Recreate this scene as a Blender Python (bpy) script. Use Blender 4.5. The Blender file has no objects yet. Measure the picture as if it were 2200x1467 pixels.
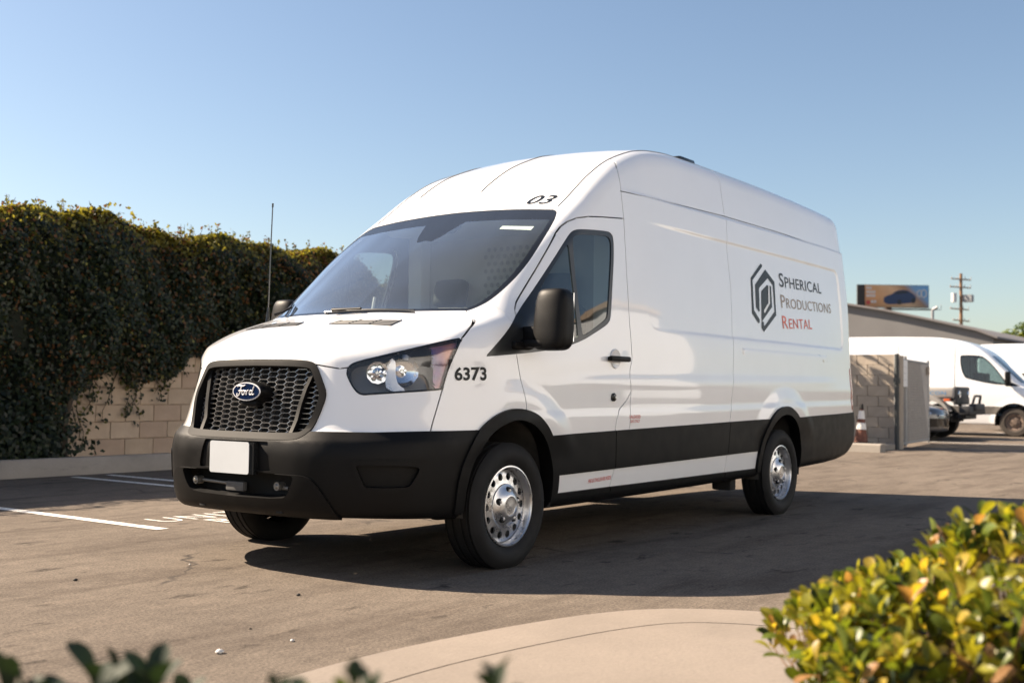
import bpy, bmesh, math, random
import numpy as np
from mathutils import Vector, Matrix, Quaternion
random.seed(7); RNG=np.random.default_rng(11)
scene=bpy.context.scene; COL=scene.collection
# ------------------------------------------------------------------ camera
CAM=np.array([-5.091,-4.708,0.957]); YAW=math.radians(53.92); PIT=math.radians(2.524); ROL=math.radians(.716); FPX=2463.
_fw=np.array([math.sin(YAW)*math.cos(PIT),math.cos(YAW)*math.cos(PIT),math.sin(PIT)])
_r=np.array([math.cos(YAW),-math.sin(YAW),0.]); _u=np.cross(_r,_fw)
_r,_u=math.cos(ROL)*_r+math.sin(ROL)*_u,-math.sin(ROL)*_r+math.cos(ROL)*_u
cd=bpy.data.cameras.new('camera'); cam=bpy.data.objects.new('camera',cd); COL.objects.link(cam)
cam.matrix_world=Matrix(((_r[0],_u[0],-_fw[0],CAM[0]),(_r[1],_u[1],-_fw[1],CAM[1]),(_r[2],_u[2],-_fw[2],CAM[2]),(0,0,0,1)))
cd.sensor_width=36; cd.lens=36*FPX/2200; cd.clip_start=.05; cd.clip_end=4000
cd.dof.use_dof=True; cd.dof.focus_distance=6.3; cd.dof.aperture_fstop=2.8
scene.camera=cam
scene.render.resolution_x=1024; scene.render.resolution_y=682
# ------------------------------------------------------------------ light
SUN=Vector((-.45,1.21,1.0)).normalized()
EL=math.asin(SUN.z); AZ=math.atan2(SUN.x,SUN.y)
w=bpy.data.worlds.new('World'); scene.world=w; w.use_nodes=True
nt=w.node_tree; bg=nt.nodes['Background']
sky=nt.nodes.new('ShaderNodeTexSky'); sky.sky_type='NISHITA'; sky.sun_disc=False
sky.sun_elevation=EL; sky.sun_rotation=AZ; sky.altitude=60; sky.air_density=1.0; sky.dust_density=1.0; sky.ozone_density=.6
nt.links.new(sky.outputs[0],bg.inputs[0]); bg.inputs[1].default_value=.05
sd=bpy.data.lights.new('sun','SUN'); sd.energy=5.0; sd.angle=math.radians(.53); sd.color=(1.0,.83,.645)
so=bpy.data.objects.new('sun',sd); COL.objects.link(so); so.location=(-6,20,16)
so.rotation_mode='QUATERNION'; so.rotation_quaternion=(-SUN).to_track_quat('-Z','Y')
scene.view_settings.view_transform='Standard'; scene.view_settings.look='None'
scene.view_settings.exposure=1.6; scene.view_settings.gamma=1.0; scene.view_settings.use_curve_mapping=False
try:
    scene.cycles.max_bounces=10; scene.cycles.transparent_max_bounces=12
except Exception: pass
# ------------------------------------------------------------------ helpers
def tag(o,label,cat,group=None):
    o['label']=label; o['category']=cat
    if group: o['group']=group
    return o
def struct(o): o['kind']='structure'; return o
def empty(name,loc=(0,0,0),rz=0,parent=None):
    o=bpy.data.objects.new(name,None); COL.objects.link(o); o.location=loc; o.rotation_euler=(0,0,rz); o.empty_display_size=.2
    if parent: o.parent=parent
    return o
def thing(name,label,cat,loc=(0,0,0),rz=0,group=None): return tag(empty(name,loc,rz),label,cat,group)
def obj(name,me,mat=None,parent=None,loc=None):
    o=bpy.data.objects.new(name,me); COL.objects.link(o)
    if mat is not None and len(me.materials)==0:
        for m in (mat if isinstance(mat,(list,tuple)) else [mat]): me.materials.append(m)
    if parent is not None: o.parent=parent
    if loc is not None: o.location=loc
    return o
def mesh(name,V,F,smooth=False,mi=None):
    me=bpy.data.meshes.new(name); me.from_pydata([tuple(map(float,v)) for v in V],[],[tuple(map(int,f)) for f in F])
    if smooth: me.polygons.foreach_set('use_smooth',[True]*len(me.polygons))
    if mi is not None: me.polygons.foreach_set('material_index',[int(i) for i in mi])
    me.update(); return me
class MB:
    """collects simple solids into one mesh"""
    def __init__(s): s.V=[]; s.F=[]; s.S=[]
    def add(s,V,F,smooth=False):
        b=len(s.V); s.V+= [tuple(v) for v in V]; s.F+=[tuple(i+b for i in f) for f in F]; s.S+=[smooth]*len(F); return s
    def box(s,c,d,rot=None,taper=None):
        hx,hy,hz=d[0]/2,d[1]/2,d[2]/2; P=[]
        for z in (-1,1):
            t=1 if (taper is None or z<0) else taper
            for x,y in ((-1,-1),(1,-1),(1,1),(-1,1)): P.append(Vector((x*hx*t,y*hy*t,z*hz)))
        if rot is not None: P=[rot@p for p in P]
        P=[(p.x+c[0],p.y+c[1],p.z+c[2]) for p in P]
        return s.add(P,[(0,3,2,1),(4,5,6,7),(0,1,5,4),(1,2,6,5),(2,3,7,6),(3,0,4,7)])
    def bbox(s,c,d,b=.02,rot=None,seg=2):
        """box with rounded edges"""
        bm=bmesh.new(); bmesh.ops.create_cube(bm,size=1)
        for v in bm.verts: v.co=Vector((v.co.x*d[0],v.co.y*d[1],v.co.z*d[2]))
        bmesh.ops.bevel(bm,geom=bm.edges[:],offset=min(b,min(d)*.45),segments=seg,affect='EDGES',profile=.6)
        bm.verts.index_update()
        P=[(rot@v.co if rot is not None else v.co.copy()) for v in bm.verts]
        s.add([(p.x+c[0],p.y+c[1],p.z+c[2]) for p in P],[[v.index for v in f.verts] for f in bm.faces],True); bm.free(); return s
    def tube(s,pts,r,n=8,cap=True,smooth=True):
        pts=[Vector(p) for p in pts]; rr=r if isinstance(r,(list,tuple)) else [r]*len(pts)
        V=[]; F=[]; up=Vector((0,0,1)); prev=None
        for i,p in enumerate(pts):
            t=(pts[min(i+1,len(pts)-1)]-pts[max(i-1,0)]).normalized()
            if prev is None:
                a=up if abs(t.z)<.9 else Vector((1,0,0)); x=t.cross(a).normalized()
            else:
                x=(prev-t*prev.dot(t)).normalized()
            prev=x; y=t.cross(x)
            for k in range(n):
                q=p+(x*math.cos(2*math.pi*k/n)+y*math.sin(2*math.pi*k/n))*rr[i]; V.append(tuple(q))
        for i in range(len(pts)-1):
            for k in range(n): F.append((i*n+k,i*n+(k+1)%n,(i+1)*n+(k+1)%n,(i+1)*n+k))
        if cap: F.append(tuple(range(n))[::-1]); F.append(tuple((len(pts)-1)*n+k for k in range(n)))
        return s.add(V,F,smooth)
    def lathe(s,prof,n=32,axis='y',c=(0,0,0),smooth=True):
        """prof: list of (radius, along axis)"""
        V=[]; F=[]
        for r,h in prof:
            for k in range(n):
                a=2*math.pi*k/n; x,z=r*math.cos(a),r*math.sin(a)
                p={'y':(x,h,z),'z':(x,z,h),'x':(h,x,z)}[axis]; V.append((p[0]+c[0],p[1]+c[1],p[2]+c[2]))
        for i in range(len(prof)-1):
            for k in range(n): F.append((i*n+k,(i+1)*n+k,(i+1)*n+(k+1)%n,i*n+(k+1)%n))
        return s.add(V,F,smooth)
    def prism(s,poly,h,place):
        """2D poly extruded by h; place(u,v,w)->xyz"""
        n=len(poly); V=[place(u,v,0) for u,v in poly]+[place(u,v,h) for u,v in poly]
        return s.add(V,[tuple(range(n))[::-1],tuple(range(n,2*n))]+[(i,(i+1)%n,n+(i+1)%n,n+i) for i in range(n)])
    def build(s,name,mat,parent=None,loc=None,fix=True):
        me=mesh(name,s.V,s.F); me.polygons.foreach_set('use_smooth',s.S)
        if fix:
            bm=bmesh.new(); bm.from_mesh(me); bmesh.ops.recalc_face_normals(bm,faces=bm.faces[:]); bm.to_mesh(me); bm.free()
        try: me.set_sharp_from_angle(angle=math.radians(40))
        except Exception: pass
        return obj(name,me,mat,parent,loc)
def chaikin(P,n=2,closed=True):
    P=np.asarray(P,float)
    for _ in range(n):
        Q=np.roll(P,-1,0)
        if closed: P=np.stack([.75*P+.25*Q,.25*P+.75*Q],1).reshape(-1,P.shape[1])
        else:
            A=P[:-1];B=P[1:]; P=np.vstack([P[:1],np.stack([.75*A+.25*B,.25*A+.75*B],1).reshape(-1,P.shape[1])[1:-1],P[-1:]])
    return P
# ------------------------------------------------------------------ materials
MATS={}
def mat(name,col,rough=.5,metal=0.,coat=0.,spec=.5,var=0.,vscale=6.,bump=0.,bscale=60.,trans=0.,ior=1.5,emit=None,sub=None,rvar=0.,coord='Object'):
    if name in MATS: return MATS[name]
    m=bpy.data.materials.new(name); m.use_nodes=True; N=m.node_tree.nodes; L=m.node_tree.links
    b=N['Principled BSDF']; b.inputs['Base Color'].default_value=(*col,1); b.inputs['Roughness'].default_value=rough
    b.inputs['Metallic'].default_value=metal; b.inputs['Coat Weight'].default_value=coat; b.inputs['Coat Roughness'].default_value=.03
    b.inputs['Specular IOR Level'].default_value=spec; b.inputs['IOR'].default_value=ior; b.inputs['Transmission Weight'].default_value=trans
    tc=N.new('ShaderNodeTexCoord')
    if var>0 or rvar>0:
        n=N.new('ShaderNodeTexNoise'); n.inputs['Scale'].default_value=vscale; n.inputs['Detail'].default_value=6; L.new(tc.outputs[coord],n.inputs['Vector'])
        if var>0:
            r=N.new('ShaderNodeMapRange'); r.inputs[1].default_value=.3; r.inputs[2].default_value=.7; r.inputs[3].default_value=1-var; r.inputs[4].default_value=1+var; L.new(n.outputs['Fac'],r.inputs[0])
            mx=N.new('ShaderNodeVectorMath'); mx.operation='SCALE'; mx.inputs[0].default_value=col; L.new(r.outputs[0],mx.inputs['Scale']); L.new(mx.outputs[0],b.inputs['Base Color'])
        if rvar>0:
            r=N.new('ShaderNodeMapRange'); r.inputs[1].default_value=.3; r.inputs[2].default_value=.7; r.inputs[3].default_value=max(0,rough-rvar); r.inputs[4].default_value=rough+rvar; L.new(n.outputs['Fac'],r.inputs[0]); L.new(r.outputs[0],b.inputs['Roughness'])
    if bump>0:
        n=N.new('ShaderNodeTexNoise'); n.inputs['Scale'].default_value=bscale; n.inputs['Detail'].default_value=4; L.new(tc.outputs[coord],n.inputs['Vector'])
        bp=N.new('ShaderNodeBump'); bp.inputs['Strength'].default_value=bump; bp.inputs['Distance'].default_value=.01; L.new(n.outputs['Fac'],bp.inputs['Height']); L.new(bp.outputs[0],b.inputs['Normal'])
    if emit: b.inputs['Emission Color'].default_value=(*emit[0],1); b.inputs['Emission Strength'].default_value=emit[1]
    MATS[name]=m; return m
def glass(name,tint,rough=0.0,alpha=.12,refl=1.3,dust=(.45,.45,.42)):
    """thin glass: clear transmission through a tint, mirror reflection by fresnel"""
    m=bpy.data.materials.new(name); m.use_nodes=True; N=m.node_tree.nodes; L=m.node_tree.links; N.remove(N['Principled BSDF'])
    t=N.new('ShaderNodeBsdfTransparent'); t.inputs[0].default_value=(*tint,1)
    g=N.new('ShaderNodeBsdfGlossy'); g.inputs['Roughness'].default_value=rough; g.inputs[0].default_value=(1,1,1,1)
    d=N.new('ShaderNodeBsdfDiffuse'); d.inputs[0].default_value=(*dust,1)
    lw=N.new('ShaderNodeLayerWeight'); lw.inputs[0].default_value=.5; p5=N.new('ShaderNodeMath'); p5.operation='POWER'; p5.inputs[1].default_value=5; L.new(lw.outputs['Facing'],p5.inputs[0]); f=N.new('ShaderNodeMath'); f.operation='MULTIPLY_ADD'; f.inputs[1].default_value=.955; f.inputs[2].default_value=.045; L.new(p5.outputs[0],f.inputs[0])   # Schlick, same from both faces
    k=N.new('ShaderNodeMath'); k.operation='MULTIPLY_ADD'; k.inputs[1].default_value=refl; k.inputs[2].default_value=.0; k.use_clamp=True; L.new(f.outputs[0],k.inputs[0])
    mx=N.new('ShaderNodeMixShader'); L.new(k.outputs[0],mx.inputs[0]); L.new(t.outputs[0],mx.inputs[1]); L.new(g.outputs[0],mx.inputs[2])
    m2=N.new('ShaderNodeMixShader'); m2.inputs[0].default_value=alpha   # film of dust
    L.new(mx.outputs[0],m2.inputs[1]); L.new(d.outputs[0],m2.inputs[2]); L.new(m2.outputs[0],N['Material Output'].inputs[0])
    MATS[name]=m; return m
PAINT=mat('white_paint',(.86,.865,.87),.32,coat=1.,var=.015,vscale=3.)
PLASTIC=mat('black_plastic',(.0042,.0042,.0045),.50,spec=.17,var=.12,vscale=9,bump=.06,bscale=500,rvar=.05)
GLOSSBLACK=mat('gloss_black',(.012,.013,.014),.12,spec=.5)
DARK=mat('dark_cavity',(.012,.012,.012),.9)
RUBBER=mat('tyre_rubber',(.010,.010,.0105),.72,spec=.3,var=.2,vscale=12,bump=.1,bscale=120)
STEEL=mat('silver_steel',(.66,.66,.67),.30,metal=.92,var=.05,vscale=20,rvar=.06)
CHROME=mat('chrome',(.85,.86,.88),.08,metal=1.)
GREYPL=mat('grey_plastic',(.10,.10,.10),.5,var=.1)
DECALBLACK=mat('decal_black',(.008,.010,.012),.35,spec=.25)
DECALRED=mat('decal_red',(.55,.03,.02),.35)
# ---- van body surface (pure numpy) ----
def spl(xs, ys, n=400):
    """monotone-ish cubic (PCHIP) sampled densely -> interpolation table"""
    xs=np.asarray(xs,float); ys=np.asarray(ys,float)
    h=np.diff(xs); d=np.diff(ys)/h
    m=np.zeros(len(xs)); m[0]=d[0]; m[-1]=d[-1]
    for i in range(1,len(xs)-1):
        if d[i-1]*d[i]>0:
            w1=2*h[i]+h[i-1]; w2=h[i]+2*h[i-1]
            m[i]=(w1+w2)/(w1/d[i-1]+w2/d[i])
    X=np.linspace(xs[0],xs[-1],n); k=np.clip(np.searchsorted(xs,X)-1,0,len(xs)-2)
    t=(X-xs[k])/h[k]
    Y=(2*t**3-3*t**2+1)*ys[k]+(t**3-2*t**2+t)*h[k]*m[k]+(-2*t**3+3*t**2)*ys[k+1]+(t**3-t**2)*h[k]*m[k+1]
    # light smoothing
    for _ in range(3):
        Y[1:-1]=.25*Y[:-2]+.5*Y[1:-1]+.25*Y[2:]
    return X,Y
def ev(tab,x): return np.interp(x,tab[0],tab[1])
def ss(a,b,x):
    t=np.clip((x-a)/(b-a),0,1); return t*t*(3-2*t)
def smax(a,b,k):
    h=np.clip(.5+.5*(a-b)/k,0,1); return b+(a-b)*h+k*h*(1-h)
AX=[0,.2,.3,.4,.5,.57,.65,.75,.85,.92,.97,1.02,1.1,1.3]
BOW=[(.60,spl(AX,[0,.003,.008,.018,.040,.067,.118,.19,.285,.38,.485,.66,1.0,1.8])),
     (1.05,spl(AX,[0,.005,.015,.035,.07,.11,.165,.245,.35,.44,.54,.74,1.1,1.9])),
     (1.40,spl(AX,[0,.008,.018,.033,.053,.072,.10,.135,.20,.27,.35,.45,.6,.9])),
     (2.15,spl(AX,[0,.004,.01,.02,.03,.04,.055,.075,.10,.12,.14,.17,.2,.3]))]
def bow(a,z):
    zs=[b[0] for b in BOW]; v=[ev(b[1],a) for b in BOW]
    o=v[0].copy()
    for i in range(3):
        t=ss(zs[i],zs[i+1],z); o=o*(1-t)+v[i+1]*t
    return o
XF=spl([.2,.30,.36,.42,.52,.62,.69,.725,.76,.90,1.05,1.12,1.17,1.4,3.0],
       [-.93,-1.00,-1.04,-1.06,-1.075,-1.08,-1.07,-1.045,-1.02,-.995,-.965,-.945,-.92,-.8,.2],1200)
ZT=spl([-1.4,-1.0,-.93,-.85,-.75,-.6,-.4,-.28,-.20,.0,.25,.5,.8,1.1,1.3,1.5,1.7,1.9,2.2,2.6,3.5,4.5,5.1,5.6,6.2],
       [1.02,1.125,1.165,1.207,1.25,1.303,1.36,1.395,1.44,1.595,1.79,1.965,2.17,2.39,2.508,2.595,2.665,2.705,2.73,2.735,2.735,2.725,2.71,2.69,2.6],1600)
ZTs=(ZT[0],np.gradient(ZT[1],ZT[0])); XFs=(XF[0],np.gradient(XF[1],XF[0]))
WZ=spl([.1,.25,.35,.45,.55,.75,.9,1.0,1.06,1.12,1.3,1.45,1.7,2.0,2.2,2.3,2.5,2.7,2.9],
       [.94,.965,.985,1.0,1.010,1.018,1.022,1.024,1.018,1.012,1.0,.985,.957,.923,.900,.888,.858,.822,.79],900)
WZs=(WZ[0],np.gradient(WZ[1],WZ[0]))
ZB=spl([-1.3,-.6,0,3,4,4.9,5.3,5.5,5.7],[.32,.305,.30,.33,.36,.385,.42,.50,.70])
WC=(0.0,3.735); WCZ=.335
def rrect(x,z,x0,x1,z0,z1,r):
    dx=np.abs(x-(x0+x1)/2)-(x1-x0)/2+r; dz=np.abs(z-(z0+z1)/2)-(z1-z0)/2+r
    return np.minimum(np.maximum(dx,dz),0)+np.hypot(np.maximum(dx,0),np.maximum(dz,0))-r
def width(x,z,detail=True):
    w=ev(WZ,z)
    w=w-.045*np.clip((-.2-x)/.7,0,2)**1.5-(.075-.04*ss(1.2,1.9,z))*np.clip((x-3.9)/1.7,0,2)**2
    w=w-.05*np.clip((1.2-x)/1.3,0,2)**1.4*ss(1.25,1.8,z)
    if detail:
        for cx in WC:      # swelling over the arches
            r=np.hypot((x-cx)*.92,z-.40)
            w=w+.022*(1-ss(.50,.64,r))*ss(.55,.8,z)
        # upper recessed panels
        d=rrect(x,z,1.56,5.28,1.375,2.12,.09)
        w=w-.010*(1-ss(-.022,.006,d))*ss(1.5,2.4,x)
        # gutter ledge
        w=w-.016*ss(2.285,2.31,z-.012*np.clip(x-2,0,3)/3)*ss(1.25,1.7,x)
        # long shallow crease along the waist, and step above the cladding
        w=w+.004*(1-ss(.0,.06,np.abs(z-1.02-.012*x)))*ss(.35,.8,x)*(1-ss(4.6,5.2,x))
        w=w+.008*(1-ss(.80,.86,z-.013*x))
        # rail on the rear quarter
        w=w+.010*(1-ss(.0,.014,rrect(x,z,2.98,4.75,1.27,1.305,.015)))
        # door skin shoulder under the window
        w=w+.006*(1-ss(.0,.11,np.abs(z-(1.10+.10*np.clip(x-.2,0,1.2)))))*ss(.1,.4,x)*(1-ss(1.1,1.3,x))
    return w
def body(P,detail=True):
    x,y,z=P[...,0],P[...,1],P[...,2]; a=np.sqrt(y*y+1e-6)
    xp=x-bow(a,z)
    s=ev(XFs,z); ff=(ev(XF,z)-xp)/np.sqrt(1+s*s)
    s=ev(ZTs,xp); cr=.035*np.clip(a/.8,0,1.3)**2.2*ss(.9,2.0,x)
    ft=(z-ev(ZT,xp)+cr)/np.sqrt(1+s*s)
    f=smax(ff,ft,.05)
    fs=a-width(x,z,detail)
    k=.05+.03*ss(.7,1.0,z)+.05*ss(2.2,2.6,z)
    k=k+.03*ss(1.3,1.5,z)*(1-ss(1.0,1.6,x))
    f=smax(f,fs,k)
    fr=x-5.60-.03*(1-ss(.74,.80,z))
    f=smax(f,fr,.16)
    fb=ev(ZB,x)-z
    f=smax(f,fb,.05)
    return f
def grad(P,detail=True,h=.0015):
    g=np.empty(P.shape)
    for i in range(3):
        d=np.zeros(3); d[i]=h
        g[...,i]=(body(P+d,detail)-body(P-d,detail))/(2*h)
    return g
def snap(P,n=4,off=0.,detail=True):
    P=P.copy()
    for _ in range(n):
        f=body(P,detail)-off; g=grad(P,detail); P-=(f/np.maximum((g*g).sum(-1),1e-3))[...,None]*g
    return P
# ------------------------------------------------------------------ surface tools
def surface_net(fn,lo,hi,h,band=.14):
    lo=np.array(lo,float); n=np.ceil((np.array(hi)-lo)/h).astype(int)+1
    c=4; nc=n//c+2
    ax=[lo[i]+np.arange(nc[i])*h*c for i in range(3)]
    G=np.stack(np.meshgrid(*ax,indexing='ij'),-1); fc=fn(G.reshape(-1,3)).reshape(nc)
    near=np.abs(fc)<max(band,3.2*h*c)
    big=np.repeat(np.repeat(np.repeat(fc,c,0),c,1),c,2)[:n[0],:n[1],:n[2]].copy()
    d=near.copy()
    for a in range(3):
        for s in (-1,1): d|=np.roll(near,s,a)
    msk=np.repeat(np.repeat(np.repeat(d,c,0),c,1),c,2)[:n[0],:n[1],:n[2]]
    idx=np.argwhere(msk)
    out=np.empty(len(idx))
    for s in range(0,len(idx),400000): out[s:s+400000]=fn(lo+idx[s:s+400000]*h)
    f=big; f[msk]=out
    sg=f<0
    cs=np.zeros(np.array(f.shape)-1,int)
    for dx in (0,1):
        for dy in (0,1):
            for dz in (0,1): cs+=sg[dx:dx+f.shape[0]-1,dy:dy+f.shape[1]-1,dz:dz+f.shape[2]-1]
    act=np.argwhere((cs>0)&(cs<8)); vid=-np.ones(cs.shape,int); vid[tuple(act.T)]=np.arange(len(act))
    P=np.zeros((len(act),3)); W=np.zeros(len(act))
    co=[(a,b,c2) for a in (0,1) for b in (0,1) for c2 in (0,1)]
    for i in range(8):
        for j in range(i+1,8):
            if sum(abs(co[i][k]-co[j][k]) for k in range(3))!=1: continue
            A=act+co[i];B=act+co[j]; fa=f[tuple(A.T)];fb=f[tuple(B.T)]; m=(fa<0)!=(fb<0)
            t=fa[m]/(fa[m]-fb[m]); P[m]+=A[m]+(B[m]-A[m])*t[:,None]; W[m]+=1
    V=lo+h*P/W[:,None]
    F=[]
    for a in range(3):
        b,c2=(a+1)%3,(a+2)%3
        s0=[slice(None)]*3; s1=[slice(None)]*3; s0[a]=slice(0,-1); s1[a]=slice(1,None)
        ch=sg[tuple(s0)]!=sg[tuple(s1)]; e=np.argwhere(ch)
        e=e[(e[:,b]>0)&(e[:,c2]>0)&(e[:,b]<cs.shape[b])&(e[:,c2]<cs.shape[c2])]
        q=[]
        for db,dc in ((-1,-1),(0,-1),(0,0),(-1,0)):
            k=e.copy(); k[:,b]+=db; k[:,c2]+=dc; q.append(vid[tuple(k.T)])
        q=np.stack(q,1); fl=sg[tuple(e.T)]; q[~fl]=q[~fl][:,::-1]; F.append(q)
    F=np.vstack(F); F=F[(F>=0).all(1)]
    T=np.vstack([F[:,[0,1,2]],F[:,[0,2,3]]])
    return V,T
def poly_sd(Q,poly):
    poly=np.asarray(poly,float); A=poly; B=np.roll(poly,-1,0); out=np.full(len(Q),1e9); ins=np.zeros(len(Q),bool)
    for a,b in zip(A,B):
        e=b-a; w=Q-a; t=np.clip((w@e)/max(e@e,1e-12),0,1); d=w-t[:,None]*e; out=np.minimum(out,(d*d).sum(1))
        c=(a[1]<=Q[:,1])!=(b[1]<=Q[:,1])
        xx=a[0]+(Q[:,1]-a[1])*e[0]/(e[1] if abs(e[1])>1e-12 else 1e-12)
        ins^=c&(Q[:,0]<xx)
    out=np.sqrt(out); return np.where(ins,-out,out)
def line_sd(Q,pl):
    pl=np.asarray(pl,float); best=np.full(len(Q),1e9); sg=np.ones(len(Q))
    for a,b in zip(pl[:-1],pl[1:]):
        e=b-a; w=Q-a; t=np.clip((w@e)/max(e@e,1e-12),0,1); d=w-t[:,None]*e; dd=np.sqrt((d*d).sum(1))
        s=np.sign(e[0]*w[:,1]-e[1]*w[:,0]); m=dd<best-1e-9; best[m]=dd[m]; sg[m]=s[m]
    return best*np.where(sg==0,1,sg)
class Skin:
    """triangle skin cut along implicit lines; every face carries a label"""
    def __init__(s,V,F): s.V=V; s.F=F; s.L=np.zeros(len(F),int)
    def split(s,g,m):
        g=np.where(np.abs(g)<2e-5,2e-5,g); sg=g<0
        fs=sg[s.F]; n=fs.sum(1); mix=(n>0)&(n<3)&m
        k=np.where(mix)[0]
        if len(k)==0: return g
        T=s.F[k]; f=fs[k]; odd=np.where(n[k]==1,np.argmax(f,1),np.argmin(f,1)); r=np.arange(len(k))
        a,b,c=T[r,odd],T[r,(odd+1)%3],T[r,(odd+2)%3]
        E=np.vstack([np.sort(np.stack([a,b],1),1),np.sort(np.stack([a,c],1),1)])
        U,inv=np.unique(E,axis=0,return_inverse=True); inv=inv.ravel()
        t=g[U[:,0]]/(g[U[:,0]]-g[U[:,1]]); nv=s.V[U[:,0]]+(s.V[U[:,1]]-s.V[U[:,0]])*t[:,None]
        b0=len(s.V); s.V=np.vstack([s.V,nv]); ab=b0+inv[:len(k)]; ac=b0+inv[len(k):]
        new=np.vstack([np.stack([a,ab,ac],1),np.stack([ab,b,c],1),np.stack([ab,c,ac],1)])
        s.F=np.vstack([s.F[~mix],new]); s.L=np.concatenate([s.L[~mix],np.tile(s.L[k],3)])
        return np.concatenate([g,np.zeros(len(nv))])
    def cut(s,gfn,label,frm,keep=None):
        """faces with a label in frm and gfn<0 receive label"""
        frm=np.atleast_1d(frm)
        g=s.split(gfn(s.V),np.isin(s.L,frm))
        m=np.isin(s.L,frm)&(g[s.F].mean(1)<-1e-6)&(g[s.F].max(1)<1e-4); s.L[m]=label
    def groove(s,qfn,pl,label,frm,w=.003,cond=None):
        for lvl in (0,1):
            Q=qfn(s.V); d=line_sd(Q,pl); c=np.ones(len(d),bool) if cond is None else cond(s.V)
            near=(np.abs(d)<.03)&c
            m=np.isin(s.L,frm)&near[s.F].any(1)
            if lvl==0: s.split(d,m)
        g=s.split(np.abs(d)-w,m)
        Q=qfn(s.V); d=np.abs(line_sd(Q,pl)); c=np.ones(len(d),bool) if cond is None else cond(s.V)
        mm=np.isin(s.L,frm)&(d[s.F].max(1)<w*1.06)&c[s.F].all(1); s.L[mm]=label
    def comps(s,mask):
        idx=np.where(mask)[0]; par=np.arange(len(s.V))
        lab=np.arange(len(s.V)); T=s.F[idx]
        while True:
            m=lab[T].min(1); old=lab.copy()
            for j in range(3): np.minimum.at(lab,T[:,j],m)
            lab=lab[lab]; lab=lab[lab]
            if (lab==old).all(): break
        return idx,lab[T[:,0]]
def skin_mesh(name,V,N,F,skirt=.016,mirror=0):
    """V,N analytic position/normal; open rims get a turned-in edge. mirror: 0 as is, 1 mirrored only, 2 both"""
    u,inv=np.unique(F,return_inverse=True); F=inv.reshape(-1,3); V=V[u]; N=N[u]
    ed=np.vstack([F[:,[0,1]],F[:,[1,2]],F[:,[2,0]]]); key=np.sort(ed,1)
    _,ii,cnt=np.unique(key,axis=0,return_index=True,return_counts=True)
    be=ed[ii[cnt==1]]
    if skirt>0:
        keep=~((np.abs(V[be[:,0],1])<1e-4)&(np.abs(V[be[:,1],1])<1e-4)); be=be[keep]
    else: be=be[:0]
    n=len(V); bi=np.unique(be); mp=-np.ones(n,int); mp[bi]=n+np.arange(len(bi))
    VV=np.vstack([V,V[bi]-N[bi]*skirt]); K=np.stack([be[:,1],be[:,0],mp[be[:,0]],mp[be[:,1]]],1)
    LN=[N[F].reshape(-1,3)]
    if len(K):
        e1=VV[K[:,1]]-VV[K[:,0]]; e2=VV[K[:,3]]-VV[K[:,0]]; kn=np.cross(e1,e2); kn/=np.maximum(np.linalg.norm(kn,axis=1),1e-9)[:,None]; LN.append(np.repeat(kn,4,0))
    LN=np.vstack(LN)
    def mk(V,F,K,LN,off=0):
        return V,[F+off,K+off],LN
    parts=[]
    if mirror in (0,2): parts.append((VV,F,K,LN))
    if mirror in (1,2):
        M=np.array([1,-1,1]); 
        Ln=LN*M; a=Ln[:len(F)*3].reshape(-1,3,3)[:,::-1].reshape(-1,3); b=Ln[len(F)*3:].reshape(-1,4,3)[:,::-1].reshape(-1,3)
        parts.append((VV*M,F[:,::-1],K[:,::-1],np.vstack([a,b])))
    AV=np.vstack([p[0] for p in parts]); o=0; loops=[]; starts=[]; ln=[]; ls=0
    tot=[]
    for p in parts:
        for fc,w,l in ((p[1],3,p[3][:len(p[1])*3]),(p[2],4,p[3][len(p[1])*3:])):
            if len(fc)==0: continue
            loops.append((fc+o).ravel()); starts.append(ls+np.arange(len(fc))*w); ls+=len(fc)*w; ln.append(l); tot.append(np.full(len(fc),w))
        o+=len(p[0])
    loops=np.concatenate(loops); starts=np.concatenate(starts); ln=np.vstack(ln)
    me=bpy.data.meshes.new(name); me.vertices.add(len(AV)); me.vertices.foreach_set('co',AV.ravel().astype(np.float32))
    me.loops.add(len(loops)); me.loops.foreach_set('vertex_index',loops.astype(np.int32))
    me.polygons.add(len(starts)); me.polygons.foreach_set('loop_start',starts.astype(np.int32))
    try: me.polygons.foreach_set('loop_total',np.concatenate(tot).astype(np.int32))
    except Exception: pass
    me.polygons.foreach_set('use_smooth',np.ones(len(starts),bool))
    me.update(calc_edges=True)
    me.normals_split_custom_set(ln.astype(np.float32))
    return me
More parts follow.
